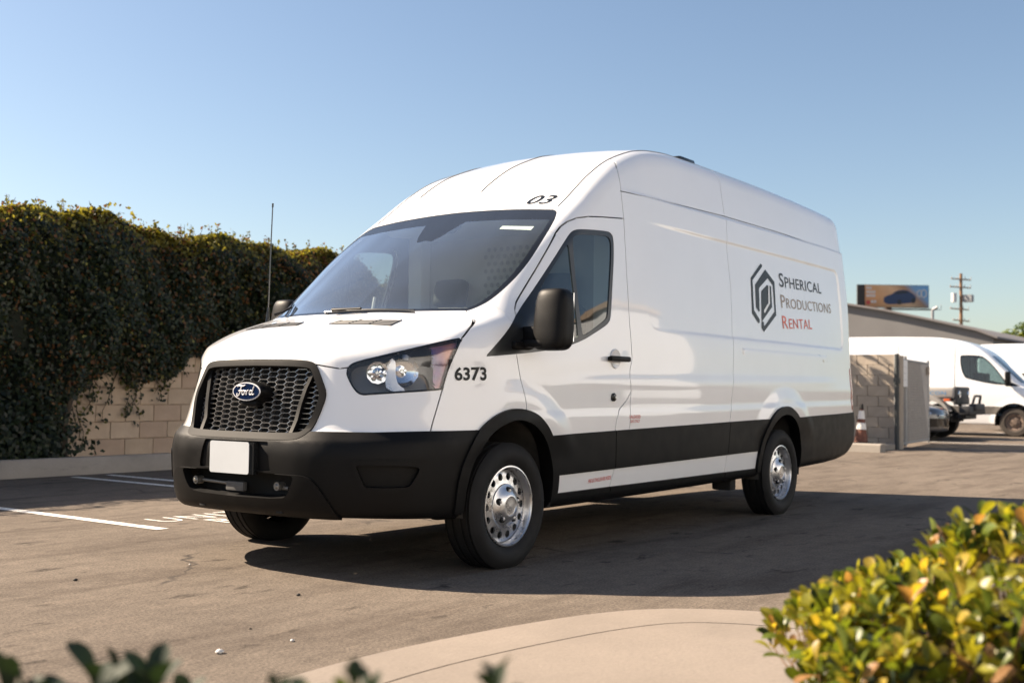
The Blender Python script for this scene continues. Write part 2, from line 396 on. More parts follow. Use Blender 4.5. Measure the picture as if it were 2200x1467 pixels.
# ------------------------------------------------------------------ the delivery van
VAN=thing('delivery_van','large white high-roof cargo van with black grille and bumper, parked across the asphalt lot','van')
def to_x(y,z,off=0.):
    """x of the front surface at (y,z)"""
    y=np.asarray(y,float); z=np.asarray(z,float); lo=np.full(y.shape,-1.3); hi=np.full(y.shape,.3)
    for _ in range(26):
        m=(lo+hi)/2; f=body(np.stack([m,y,z],-1))-off; lo=np.where(f>0,m,lo); hi=np.where(f>0,hi,m)
    return hi
def build_skin():
    h=.0165
    V,F=surface_net(lambda P:body(P,False),(-1.16,-1.12,.24),(5.75,.04,2.80),h)
    V=snap(V,5)
    S=Skin(V,F)
    S.cut(lambda P:-(P[:,1])-.0,99,[0]); S.cut(lambda P:P[:,1]-0.,0,[99,0])
    S.L[:]=0
    g=S.split(S.V[:,1].copy(),np.ones(len(S.F),bool)); keep=S.V[S.F][:,:,1].mean(1)<0; S.F=S.F[keep]; S.L=S.L[keep]
    X=lambda P:P[:,0]; A=lambda P:np.abs(P[:,1]); Z=lambda P:P[:,2]
    xz=lambda P:P[:,[0,2]]; az=lambda P:np.stack([np.abs(P[:,1]),P[:,2]],1); sz=lambda P:np.stack([P[:,0]+np.abs(P[:,1]),P[:,2]],1)
    mx=np.maximum
    # arches
    for cx in (-.02,3.665):
        S.cut(lambda P:mx(np.hypot(P[:,0]-cx,np.maximum(P[:,2]-.41,0))-.395,.55-A(P)),1,[0])
    for cx in (-.02,3.665):
        S.cut(lambda P:mx(mx(np.hypot(P[:,0]-cx,np.maximum(P[:,2]-.41,0))-.458,.55-A(P)),.335+.01*P[:,0]-P[:,2]),19,[0])
    # underside left open
    S.cut(lambda P:mx(Z(P)-(ev(ZB,X(P))+.012),A(P)-.93),23,[0])
    # windscreen
    ws=chaikin([(-.45,2.125),(0,2.13),(.45,2.115),(.72,2.092),(.765,2.088),(.80,2.06),(.835,1.98),(.868,1.77),(.865,1.62),(.845,1.52),(.81,1.43),(.745,1.382),(.60,1.366),(.3,1.372),(0,1.376),(-.45,1.376)],2)
    cowl=lambda P:-.262-(X(P)-bow(A(P),Z(P)))
    S.cut(lambda P:mx(mx(mx(poly_sd(az(P),ws),cowl(P)),X(P)-1.1),1.30-Z(P)),2,[0])
    S.cut(lambda P:mx(-mx(mx(poly_sd(az(P),ws)+.030,cowl(P)+.035),Z(P)-2.045+.03*(A(P)/.8)**2),X(P)-1.2),3,[2])
    S.cut(lambda P:poly_sd(az(P),[(-.1,1.93),(.06,1.90),(.10,1.94),(.20,2.10),(-.1,2.10)]),3,[2])
    # side window, mirror sail
    wo=chaikin([(-.25,1.143),(-.25,1.143),(.045,1.352),(.22,1.493),(.45,1.695),(.655,1.885),(.72,1.94),(.80,1.962),(1.10,1.985),(1.165,1.98),(1.188,1.94),(1.165,1.80),(1.11,1.60),(1.065,1.43),(1.035,1.395),(.956,1.358),(.64,1.243),(.26,1.186),(-.25,1.143)],2)
    S.cut(lambda P:mx(poly_sd(xz(P),wo),.7-A(P)),4,[0])
    qg=chaikin([(.235,1.455),(.44,1.65),(.668,1.86),(.674,1.85),(.674,1.30),(.66,1.28),(.30,1.215),(.262,1.225)],2)
    dg=chaikin([(.712,1.30),(.712,1.88),(.74,1.912),(.82,1.932),(1.09,1.955),(1.145,1.945),(1.155,1.90),(1.13,1.78),(1.075,1.58),(1.035,1.44),(1.01,1.415),(.94,1.382),(.75,1.305)],2)
    S.cut(lambda P:mx(poly_sd(xz(P),qg),.7-A(P)),5,[4]); S.cut(lambda P:mx(poly_sd(xz(P),dg),.7-A(P)),6,[4])
    # head lamp
    hl=chaikin([(-.278,1.03),(-.276,1.062),(-.255,1.088),(-.193,1.107),(.0,1.141),(.209,1.179),(.45,1.222),(.568,1.24),(.572,1.238),(.52,1.16),(.468,1.079),(.420,.968),(.412,.962),(.2,.950),(-.091,.934),(-.173,.929),(-.223,.957)],1)
    S.cut(lambda P:mx(mx(poly_sd(sz(P),hl),X(P)+.25),.45-A(P)),7,[0])
    S.cut(lambda P:mx(-poly_sd(sz(P),hl)-.010,X(P)+.2),24,[7])
    S.cut(lambda P:mx(poly_sd(sz(P),chaikin([(-.01,.985),(.030,1.11),(.075,1.125),(.075,1.03),(.10,.985),(.17,.965),(.13,.952),(.05,.955)],1)),X(P)+.3),25,[7])
    # grille
    gr=chaikin([(-.3,1.113),(0,1.113),(.30,1.109),(.40,1.100),(.43,1.08),(.475,1.00),(.512,.93),(.496,.84),(.47,.745),(.44,.708),(.40,.697),(.2,.694),(0,.694),(-.3,.694)],2)
    S.cut(lambda P:mx(poly_sd(az(P),gr),X(P)+.75),8,[0])
    S.cut(lambda P:mx(poly_sd(az(P),gr)+.034,X(P)+.75),9,[8])
    # bumper, cladding, sill
    S.cut(lambda P:mx(X(P)+.25,Z(P)-.742-.03*np.clip((A(P)-.75)/.3,0,1)*.5),10,[0])
    S.cut(lambda P:mx(mx(Z(P)-(.706+.0195*X(P)),.473+.0165*X(P)-Z(P)),mx(.2-X(P),X(P)-3.5)),16,[0])
    S.cut(lambda P:mx(Z(P)-(.706+.0185*X(P)),3.9-X(P)),17,[0])
    S.cut(lambda P:mx(Z(P)-(.374+.006*X(P)),mx(.2-X(P),X(P)-3.5)),18,[0])
    lo=chaikin([(-.3,.535),(0,.535),(.41,.527),(.43,.52),(.415,.485),(.385,.43),(.345,.408),(0,.402),(-.3,.402)],1)
    S.cut(lambda P:mx(poly_sd(az(P),lo),X(P)+.7),11,[10])
    lip=chaikin([(-.4,.25),(-.4,.529),(0,.529),(.43,.529),(.49,.527),(.54,.50),(.585,.42),(.615,.34),(.63,.25)],2)
    S.cut(lambda P:mx(poly_sd(az(P),lip),X(P)+.7),12,[10])
    S.cut(lambda P:mx(poly_sd(az(P),[(-.3,.686),(.245,.686),(.285,.54),(-.3,.54)]),X(P)+.7),13,[10])
    fo=chaikin([(-.245,.60),(-.225,.56),(-.155,.452),(-.13,.445),(.165,.445),(.20,.46),(.272,.545),(.27,.58),(.235,.61),(-.2,.612)],2)
    S.cut(lambda P:mx(poly_sd(sz(P),fo),X(P)+.5),14,[10]); S.cut(lambda P:mx(poly_sd(sz(P),fo)+.028,X(P)+.5),15,[14])
    # rear lamp, tall strip on the rear corner
    S.cut(lambda P:mx(rrect(P[:,0],P[:,2],5.43,5.70,.83,1.22,.03),.6-A(P)),22,[0])
    side=lambda P:A(P)>.55
    W0=[0]; W1=[0,16,18]
    S.groove(az,[(.36,1.092),(.40,1.088),(.449,1.081),(.543,1.066),(.62,1.078)],21,W0,.0035,lambda P:X(P)<-.6)
    S.groove(xz,[(-.395,1.218),(-.376,1.24),(-.30,1.293),(-.221,1.336),(-.20,1.347)],21,W0,.0038,lambda P:(A(P)>.86)&(X(P)<0))
    A3=np.array([-.222,-.904,1.336]); B3=snap(np.array([[-.115,-.765,1.40]]))[0]; nn=grad(((A3+B3)/2)[None])[0]; nn/=np.linalg.norm(nn); td=(B3-A3)/np.linalg.norm(B3-A3); sn_=np.cross(td,nn)
    S.groove(lambda P:np.stack([(P-A3)@td,(P-A3)@sn_],1),[(-.006,0),(float(np.linalg.norm(B3-A3))+.03,0)],21,W0,.0026,lambda P:np.abs((P-A3)@nn)<.06)
    S.groove(xz,[(-.51,.985),(-.521,.962),(-.57,.838),(-.603,.756),(-.61,.73)],21,W0,.003,side)
    S.groove(xz,[(.02,1.20),(.031,1.163),(.055,1.014),(.089,.84),(.10,.80)],21,W0,.0038,side)
    S.groove(xz,[(.055,1.33),(.08,1.372),(.10,1.42),(.135,1.465),(.346,1.666),(.60,1.918),(.655,1.963),(.72,2.000),(.803,2.031),(.92,2.053),(1.05,2.068),(1.20,2.082),(1.345,2.095)],21,W0,.004,lambda P:side(P)&(A(P)>.8))
    S.groove(xz,[(1.50,2.60),(1.427,2.506),(1.365,2.44),(1.338,2.38),(1.335,2.276),(1.338,2.094),(1.308,1.693),(1.291,1.39),(1.296,1.181),(1.262,1.11),(1.245,1.05),(1.258,.97),(1.25,.85),(1.237,.70)],21,W0,.0038,side)
    S.groove(xz,[(1.258,.97),(1.20,.91),(1.112,.855),(1.08,.80),(1.066,.74),(1.066,.66),(1.076,.508),(1.072,.47),(1.053,.41),(1.04,.35)],21,W1,.0038,side)
    S.groove(xz,[(2.924,2.70),(2.924,2.641),(2.92,2.485),(2.921,2.328),(2.887,2.121),(2.888,1.761),(2.84,1.45),(2.783,1.123),(2.70,.761),(2.685,.65),(2.675,.5),(2.66,.36)],21,W1,.003,side)
    S.groove(xz,[(1.325,2.274),(1.335,2.276),(2.1,2.304),(2.92,2.322),(4.0,2.322),(5.1,2.306),(5.40,2.30),(5.8,2.295)],21,W0,.003,side)
    S.groove(xz,[(.56,1.955),(.573,1.93),(.592,1.892),(.61,1.875)],21,W0,.0015,side)
    S.groove(xz,[(-.01,1.46),(.009,1.442),(.015,1.388),(.03,1.34)],21,W0,.0015,side)
    S.groove(xz,[(5.52,2.85),(5.49,2.6),(5.475,2.30),(5.47,1.5),(5.465,.80),(5.46,.6)],21,W0,.0025,side)
    S.groove(xz,[(5.30,2.72),(5.35,2.55),(5.41,2.30)],21,W0,.002,side)
    S.V=snap(S.V,2)
    return S
S=build_skin()
NRM=grad(S.V); NRM/=np.maximum(np.linalg.norm(NRM,axis=1),1e-9)[:,None]
S.V[np.abs(S.V[:,1])<3e-4,1]=0.
def region(name,m,mat_,off=0.,parent=VAN,mirror=2,skirt=.016,label=None):
    if not m.any(): return None
    F=S.F[m]; V=S.V+NRM*off
    V[np.abs(S.V[:,1])<1e-6,1]=0
    me=skin_mesh(name,V,NRM,F,skirt,mirror); o=obj(name,me,mat_,parent)
    if label: o['label']=label
    return o
idx,lab=S.comps(S.L==0)
cen=S.V[S.F[idx]].mean(1); groups={}
SEEDS=dict(hood=(-.55,-.2,1.31),front_fascia=(-.84,-.62,.85),front_fender=(-.25,-1.0,1.15),door=(.8,-1.02,1.05),roof=(2.4,-.3,2.72),roof_side=(2.0,-.86,2.45),rear_roof_side=(4.0,-.86,2.45),
  side_panel=(2.0,-.96,1.7),rear_side_panel=(4.2,-.95,1.2),sill_panel=(.75,-1.0,.43),front_sill=(2.0,-1.0,.44),rear_sill=(2.95,-1.0,.45),rear_door=(5.58,-.4,1.5))
own={}
u,cnt=np.unique(lab,return_counts=True)
for n,sp in SEEDS.items():
    d=((cen-np.array(sp))**2).sum(1); own.setdefault(int(lab[d.argmin()]),[]).append(n)
panel={}
for L in u:
    m=lab==L
    if L in own: n=own[L][0]
    else:
        c=cen[m].mean(0); best=None
        for n2,sp in SEEDS.items():
            d=((c-np.array(sp))**2).sum()
            if best is None or d<best[0]: best=(d,n2)
        n=best[1]
        
    panel.setdefault(n,[]).append(idx[m])
print('PANELS',{n:(sum(len(q) for q in v)) for n,v in panel.items()},{int(k):v for k,v in own.items()},len(S.F))
PANELOBJ={}
for n,lst in panel.items():
    if n=='_tiny': continue
    m=np.zeros(len(S.F),bool)
    for q in lst: m[q]=True
    nm={'roof_side':'roof_panel','rear_roof_side':'roof_panel','rear_side_panel':'side_panel','front_sill':'sill_panel','rear_sill':'sill_panel'}.get(n,n)
    if n in ('hood','roof','rear_door'): PANELOBJ[n]=region(nm,m,PAINT)
    else:
        PANELOBJ[n]=region(nm,m,PAINT,mirror=0); PANELOBJ[n+'_r']=region(nm,m,PAINT,mirror=1)
L=S.L
WS_GLASS=glass('windscreen_glass',(.88,.95,.94),alpha=.035,refl=2.5,dust=(.42,.47,.48)); SIDE_GLASS=glass('door_glass',(.40,.46,.44),alpha=.008,refl=1.7); LENS=glass('lamp_lens',(.93,.94,.95),alpha=.02)
FRIT=mat('windscreen_border',(.016,.018,.022),.10,spec=.6)
wsn=region('windscreen',L==2,WS_GLASS,-.004,skirt=0); region('border_band',L==3,FRIT,-.0035,parent=wsn,skirt=.006)
DL=PANELOBJ.get('door',VAN); DR=PANELOBJ.get('door_r',VAN)
for d,mi in ((DL,0),(DR,1)):
    region('window_trim',L==4,GLOSSBLACK if False else mat('window_trim_black',(.014,.016,.018),.28,spec=.5),-.003,d,mi,.012)
    region('quarter_window',L==5,SIDE_GLASS,-.008,d,mi,0); region('window',L==6,SIDE_GLASS,-.008,d,mi,0)
region('grille_surround',L==8,mat('grille_frame_black',(.006,.006,.0065),.62,spec=.12),.010,skirt=.055)
bump=region('bumper',L==10,PLASTIC,.008,skirt=.03)
region('bumper_lip',L==12,PLASTIC,.020,parent=bump,skirt=.05); region('plate_recess',L==13,PLASTIC,-.004,parent=bump,skirt=.02)
for mi in (0,1):
    region('fog_lamp_surround',L==14,PLASTIC,.013,bump,mi,.05); region('fog_lamp_blank',L==15,PLASTIC,-.018,bump,mi,.01)
    region('side_cladding',L==16,PLASTIC,.009,mirror=mi); region('sill',L==18,PLASTIC,.012,mirror=mi,skirt=.03)
    region('tail_lamp',L==22,mat('red_lens',(.35,.01,.012),.12,coat=.6),.003,mirror=mi)
region('rear_bumper',L==17,PLASTIC,.012,skirt=.03)
for mi in (0,1):
    for cx in (0,1):
        m=(L==19)&((S.V[S.F][:,:,0].mean(1)>2)==bool(cx)); region('wheel_arch_trim',m,PLASTIC,.022,mirror=mi,skirt=.09)
# dark inner skin so that the panel gaps read dark
m=~np.isin(L,[1,2,5,6,7,24,25,9,11,23,3,4])
region('inner_shell',m,mat('inner_grey',(.03,.03,.03),.8),-.030,skirt=0)
# ---- head lamps
HLI=mat('lamp_bezel',(.20,.195,.19),.25,spec=.6); REFL=mat('lamp_reflector',(.80,.81,.83),.22,metal=.55)
HB=MATS.get('lamp_rainbow_tint')
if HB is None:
    HB=mat('lamp_rainbow_tint',(.05,.055,.065),.10,spec=.9); b=HB.node_tree.nodes['Principled BSDF']; b.inputs['Metallic'].default_value=.25
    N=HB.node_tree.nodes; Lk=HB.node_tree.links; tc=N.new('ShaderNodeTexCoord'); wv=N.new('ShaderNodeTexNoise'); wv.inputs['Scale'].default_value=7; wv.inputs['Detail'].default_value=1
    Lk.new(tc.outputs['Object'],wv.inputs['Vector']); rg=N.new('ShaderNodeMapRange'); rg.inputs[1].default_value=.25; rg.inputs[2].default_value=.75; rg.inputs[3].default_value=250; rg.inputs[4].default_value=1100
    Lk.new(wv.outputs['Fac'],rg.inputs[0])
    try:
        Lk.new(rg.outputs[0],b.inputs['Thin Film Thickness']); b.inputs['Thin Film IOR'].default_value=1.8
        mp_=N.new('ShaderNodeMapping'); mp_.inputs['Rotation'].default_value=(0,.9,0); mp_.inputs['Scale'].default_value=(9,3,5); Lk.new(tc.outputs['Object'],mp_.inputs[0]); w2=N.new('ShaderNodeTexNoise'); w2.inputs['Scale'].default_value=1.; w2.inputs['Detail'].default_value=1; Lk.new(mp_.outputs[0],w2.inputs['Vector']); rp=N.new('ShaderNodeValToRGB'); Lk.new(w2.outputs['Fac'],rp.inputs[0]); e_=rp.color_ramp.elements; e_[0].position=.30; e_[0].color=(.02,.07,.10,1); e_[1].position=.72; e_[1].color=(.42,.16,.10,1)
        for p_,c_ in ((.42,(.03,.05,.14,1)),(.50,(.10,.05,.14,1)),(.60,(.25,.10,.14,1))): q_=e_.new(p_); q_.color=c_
        Lk.new(rp.outputs[0],b.inputs['Base Color'])  # rainbow of polarised reflections painted into the lamp's base colour
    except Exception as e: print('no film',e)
for mi in (0,1):
    hlm=region('headlamp',(L==7)|(L==25),LENS,.0,VAN,mi,0)
    region('lamp_rim',L==24,GLOSSBLACK,.002,hlm,mi,.02)
    region('lamp_housing',(L==7)|(L==24)|(L==25),HLI,-.115,hlm,mi,0)
    sgn=-1 if mi==0 else 1
    xx=S.V[S.F][:,:,0].mean(1)
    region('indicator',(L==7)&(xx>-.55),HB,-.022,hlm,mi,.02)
    region('lamp_fin',L==25,STEEL,-.020,hlm,mi,.03)
    dirv=Vector((-.62,sgn*.78,.02)).normalized()
    for (px,pz,rad) in ((-.775,1.055,.058),(-.655,1.060,.086)):
        # bowl position: behind the lens
        yy=.717+.066*((px+.770)/.115)
        P=snap(np.array([[px,-yy,pz]]))[0]; g_=grad(P[None])[0]; g_/=np.linalg.norm(g_)
        c=Vector(P-g_*(.012+rad*.25)); c.y*= -sgn if False else 1
        if sgn>0: c.y=-c.y
        ax=Vector((-.70,sgn*.70,.0)).normalized()
        q=Vector((0,0,1)).rotation_difference(ax).to_matrix()
        mb=MB(); pr=[]
        for i in range(6):
            t=i/5; pr.append((max(rad*t,.0005),-.045*(1-t*t)))
        mb.lathe(pr,11,'z',(0,0,0),False); mb.tube([(0,0,-.04),(0,0,-.012)],[.010,.007],8)
        mb.V=[tuple(c+q@Vector(v)) for v in mb.V]
        mb.build('reflector',CHROME,hlm)
# ---- honeycomb grille
def grille():
    pitch=.131; bars=MB(); wv=.0034
    ing=np.array(chaikin([(-.385,1.083),(.385,1.083),(.405,1.06),(.385,.98),(.365,.90),(.345,.72),(-.345,.72),(-.365,.90),(-.385,.98),(-.405,1.06)],0))
    segs=[]
    hx=.0245; st=.0134
    for r in range(31):
        z=.700+r*st
        for c in range(-5,6):
            y=c*pitch+(pitch/2 if r%2 else 0)+.01
            segs.append(((y-hx,z),(y+hx,z)))
            for s in (-1,1): segs.append(((y+s*hx,z),(y+s*(pitch/2-hx),z+st)))
    pts=np.array([p for s in segs for p in s]); 
    mid=np.array([((a[0]+b[0])/2,(a[1]+b[1])/2) for a,b in segs])
    inside=poly_sd(mid,gr_in)<-.004
    ys=pts[:,0];zs=pts[:,1]; xs=to_x(np.clip(ys,-.5,.5),np.clip(zs,.69,1.11),-.030)
    for i,(a,b) in enumerate(segs):
        if not inside[i]: continue
        A=Vector((xs[2*i],a[0],a[1])); B=Vector((xs[2*i+1],b[0],b[1])); t=(B-A); 
        n=Vector((1,0,0)); sd_=t.normalized().cross(n).normalized()*wv*.5; dp=n*.022
        V=[A-sd_,A+sd_,B+sd_,B-sd_,A-sd_+dp,A+sd_+dp,B+sd_+dp,B-sd_+dp]
        bars.add(V,[(0,1,2,3),(0,4,5,1),(1,5,6,2),(2,6,7,3),(3,7,4,0)])
    return bars
gr_in=np.array([(-.375,1.078),(.375,1.078),(.44,1.03),(.478,.93),(.462,.84),(.437,.74),(.41,.725),(-.41,.725),(-.437,.74),(-.462,.84),(-.478,.93),(-.44,1.03)])
GRM=mat('grille_grey',(.42,.41,.40),.30,metal=.8,spec=.5,var=.08)
grl=grille().build('grille',GRM,VAN)
mb=MB()
zz=np.linspace(.69,1.12,7); yy=np.linspace(-.52,.52,15); G=[(float(to_x(y,z,-.075)),float(y),float(z)) for z in zz for y in yy]
mb.add(G,[(i*15+j,i*15+j+1,(i+1)*15+j+1,(i+1)*15+j) for i in range(6) for j in range(14)]); mb.build('grille_backing',DARK,grl,fix=False)
for s in (-1,1):   # curved uprights left and right of the mesh
    mb=MB(); P=[(.385,1.082),(.40,1.04),(.375,.96),(.360,.88),(.350,.80),(.345,.715)]
    if s>0: P=[(.382,1.082),(.405,1.04),(.392,.96),(.378,.88),(.362,.80),(.352,.715)]
    Q=[]
    for i,(a,z) in enumerate(P):
        x=float(to_x(s*a,z,-.014)); Q.append((x,s*a,z))
    n=len(Q); Vv=[]; wd=.012
    for (x,y,z) in Q: Vv+=[(x-.004,y-wd,z),(x-.004,y+wd,z),(x+.05,y+wd,z),(x+.05,y-wd,z)]
    Ff=[]
    for i in range(n-1):
        for k in range(4): Ff.append((i*4+k,i*4+(k+1)%4,(i+1)*4+(k+1)%4,(i+1)*4+k))
    mb.add(Vv,Ff+[(0,1,2,3),((n-1)*4,(n-1)*4+1,(n-1)*4+2,(n-1)*4+3)]); mb.build('grille_upright',PLASTIC,grl)
# ---- badge: oval on a black pod
def oval(a,b,n=40): return [(a*math.cos(2*math.pi*i/n),b*math.sin(2*math.pi*i/n)) for i in range(n)]
BX=-1.025; BZ=.943; BY=-.022
mb=MB(); V=[];n=40
for (sx,xo,kk) in ((.118,.10,1.3),(.118,.05,1.08),(.116,.012,1.0),(.110,.0,1.0)):
    for (u_,v_) in oval(sx,sx*.47): V.append((BX+xo,BY+u_*(1+.1*(kk-1)),BZ-(.02*(kk-1)/.3)+v_*kk))
F=[(i*n+k,i*n+(k+1)%n,(i+1)*n+(k+1)%n,(i+1)*n+k) for i in range(3) for k in range(n)]+[tuple(range(3*n,4*n))]
mb.add(V,F,True); mb.bbox((BX+.05,BY,BZ-.062),(.08,.12,.03),.01); pod=mb.build('badge_pod',PLASTIC,grl)
pl=lambda xo:(lambda u_,v_,w_:(BX-xo-w_,BY-u_,BZ+v_))
badge=MB().prism(oval(.107,.048),.004,pl(.001)).build('badge',mat('badge_white',(.8,.8,.82),.2,coat=.5),pod)
MB().prism(oval(.100,.0425),.002,pl(.005)).build('badge_field',mat('badge_blue',(.004,.013,.048),.2,coat=.8),pod)
mb=MB()
STRK=[  # script letters, u to the viewer's right
 [(-.066,.024),(-.058,.030),(-.046,.031),(-.030,.027),(-.016,.029),(-.004,.034)],
 [(-.036,.026),(-.040,.012),(-.046,-.006),(-.054,-.020),(-.064,-.026),(-.072,-.020),(-.068,-.010)],
 [(-.056,.002),(-.044,.006),(-.030,.004)],
 [(-.018,.006),(-.027,.002),(-.031,-.008),(-.027,-.017),(-.018,-.018),(-.011,-.010),(-.011,.001),(-.018,.006),(-.006,.002),(.001,.004)],
 [(.002,.006),(.005,-.004),(.003,-.018)],[(.004,-.006),(.011,.004),(.020,.006)],
 [(.048,.002),(.040,.007),(.031,.002),(.027,-.008),(.030,-.016),(.038,-.018),(.046,-.010)],
 [(.064,.028),(.056,.014),(.049,-.004),(.047,-.014),(.053,-.018),(.064,-.012)]]
for st in STRK:
    P=chaikin(st,2,False); mb.tube([(BX-.0075,BY-u_,BZ+v_) for u_,v_ in P],.0034,6)
mb.build('badge_script',mat('badge_white',(.8,.8,.82),.2),pod)
# ---- number plate (blank), bolts and bar in the lower intake
mb=MB(); pr=chaikin([(-.152,-.08),(.152,-.08),(.152,.08),(-.152,.08)],0)
def rr2(w,h,r,n=5):
    P=[]
    for cx,cy,a0 in ((w/2-r,h/2-r,0),(-w/2+r,h/2-r,90),(-w/2+r,-h/2+r,180),(w/2-r,-h/2+r,270)):
        for i in range(n+1): a=math.radians(a0+90*i/n); P.append((cx+r*math.cos(a),cy+r*math.sin(a)))
    return P
mb.prism(rr2(.305,.165,.014),.003,lambda a,b,c:(-1.104-c,.012-a,.600+b)); plate=mb.build('number_plate',mat('plate_white',(.50,.53,.56),.30,var=.04),bump)
MB().box((-1.09,.012,.60),(.022,.29,.14)).box((-1.085,-.155,.60),(.03,.03,.165)).build('plate_holder',GLOSSBLACK,bump)
mb=MB(); mb.box((-.93,0,.47),(.02,.90,.16)); mb.build('lower_intake',DARK,bump)
for s,y in ((1,.355),(-1,-.285)):
    mb=MB(); mb.tube([(-1.00,y,.462),(-1.045,y,.462)],[.022,.022],14); mb.tube([(-1.045,y,.462),(-1.052,y,.462)],[.015,.008],12); mb.build('tow_bolt',mat('worn_steel',(.25,.24,.22),.5,metal=.7),bump)
mb=MB(); mb.tube([(-1.01,.33,.462),(-1.01,.13,.455)],.009,10); mb.build('crash_bar',mat('worn_steel',(.25,.24,.22),.5,metal=.7),bump)
MB().tube([(-1.01,-.30,.452),(-1.01,-.34,.452)],.011,10).build('crash_bar',mat('worn_steel',(.25,.24,.22),.5,metal=.7),bump); MB().bbox((-1.025,.045,.445),(.03,.14,.05),.01).build('intake_bracket',GREYPL,bump)
mb=MB(); mb.box((-.985,0,.36),(.03,.70,.05)); mb.build('lower_beam',PLASTIC,bump)
for y in (-.30,-.12,.16,.30): MB().bbox((-1.015,y,.335),(.05,.05,.022),.006).build('tow_slot',DARK,bump)
# ---- wheel wells
for s in (-1,1):
    for cx in (-.02,3.665):
        mb=MB(); n=22; V=[];F=[]
        for i in range(n+1):
            a=math.radians(-15+210*i/n)
            for yy in (1.005,.62): V.append((cx+.415*math.cos(a),s*yy,.41+.415*math.sin(a)))
        F=[(2*i,2*i+1,2*i+3,2*i+2) for i in range(n)]
        c0=len(V); V.append((cx,s*.62,.35)); F+=[(2*i+1,c0,2*i+3) for i in range(n)]
        mb.add(V,F,True); mb.build('wheel_well',mat('liner',(.05,.047,.043),.9,var=.3,vscale=10),VAN,fix=False)
mb=MB(); mb.box((2.3,0,.42),(6.0,1.55,.08)); mb.box((1.9,-.45,.34),(2.6,.10,.10)); mb.box((1.9,.45,.34),(2.6,.10,.10)); mb.bbox((2.95,-.86,.30),(.10,.16,.13),.02); mb.tube([(0,-.8,.335),(0,.8,.335)],.05,10); mb.tube([(3.72,-.8,.335),(3.72,.8,.335)],.06,10); mb.build('chassis',DARK,VAN)
# ---- wheels
def wheel(cx,s,z=.335):
    w_=empty('wheel',(cx,s*.90,z),0,VAN)
    o=lambda v:s*v
    R=.345
    mb=MB(); tp=[(.222,.085),(.235,.098),(.262,.112),(.295,.114),(.320,.104),(.335,.092)]
    for g0 in (.075,.030,-.030,-.075): tp+=[(R,g0+.008),(R-.009,g0+.006),(R-.009,g0-.006),(R,g0-.008)]
    tp+=[(.335,-.092),(.30,-.114),(.25,-.110),(.222,-.085)]
    mb.lathe([(r,o(y)) for r,y in tp],72,'y')
    mb.build('tyre',RUBBER,w_)
    mb=MB(); mb.lathe([(r,o(y)) for r,y in ((.2205,.094),(.221,.088),(.216,.082),(.207,.078),(.203,.060),(.200,.020),(.190,.0),(.186,-.02),(.19,-.09))],64,'y'); mb.lathe([(.2205,o(.094)),(.213,o(.0955)),(.208,o(.090)),(.206,o(.078))],64,'y')
    rim=mb.build('rim',STEEL,w_)
    # disc with round holes
    mb=MB(); nh=14; ns=24; ri,ro=.105,.198
    yd=lambda r:o(np.interp(r,[.09,.105,.125,.150,.175,.198],[.066,.066,.061,.058,.056,.046]))
    V=[];F=[]
    for k in range(nh):
        a0=2*math.pi*k/nh; hr=.0205; rc=.161; ring=[];hole=[];inn=[]
        half=math.pi/nh
        per=[]
        for i in range(6): per.append((ri,a0-half+2*half*i/6))
        for i in range(6): per.append((ri+(ro-ri)*i/6,a0+half))
        for i in range(6): per.append((ro,a0+half-2*half*i/6))
        for i in range(6): per.append((ro-(ro-ri)*i/6,a0-half))
        b=len(V)
        for (r,a) in per: V.append((r*math.cos(a),yd(r),r*math.sin(a)))
        cx_,cz_=rc*math.cos(a0),rc*math.sin(a0)
        for (r,a) in per:
            dx,dz=r*math.cos(a)-cx_,r*math.sin(a)-cz_; l=math.hypot(dx,dz); hx,hz=cx_+dx/l*hr,cz_+dz/l*hr
            V.append((hx,yd(math.hypot(hx,hz)),hz))
        for i in range(24): V.append((V[b+24+i][0],V[b+24+i][1]-o(.012),V[b+24+i][2]))
        for i in range(24):
            j=(i+1)%24; F.append((b+i,b+j,b+24+j,b+24+i)); F.append((b+24+i,b+24+j,b+48+j,b+48+i))
    mb.add(V,F,True); mb.build('wheel_disc',STEEL,w_)
    mb=MB(); mb.lathe([(.122,o(.060)),(.118,o(.070)),(.108,o(.074)),(.092,o(.086)),(.064,o(.104)),(.054,o(.106)),(.051,o(.100)),(.034,o(.099)),(.0005,o(.101))],48,'y')
    cap=mb.build('hub_cap',STEEL,w_)
    for k in range(5):
        a=2*math.pi*k/5+.3; c=(.084*math.cos(a),o(.086),.084*math.sin(a))
        MB().lathe([(.0005,o(.0065)),(.019,o(.0065)),(.020,o(.002)),(.021,o(-.01))],16,'y',c).build('lug_pocket',DARK,cap)
        MB().lathe([(.0005,o(.014)),(.009,o(.013)),(.011,o(.004))],6,'y',c,False).build('lug_nut',STEEL,cap)
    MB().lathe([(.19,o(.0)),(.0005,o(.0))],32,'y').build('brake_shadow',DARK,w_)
    return w_
for cx in (0.,3.72):
    for s in (-1,1): wheel(cx,s)
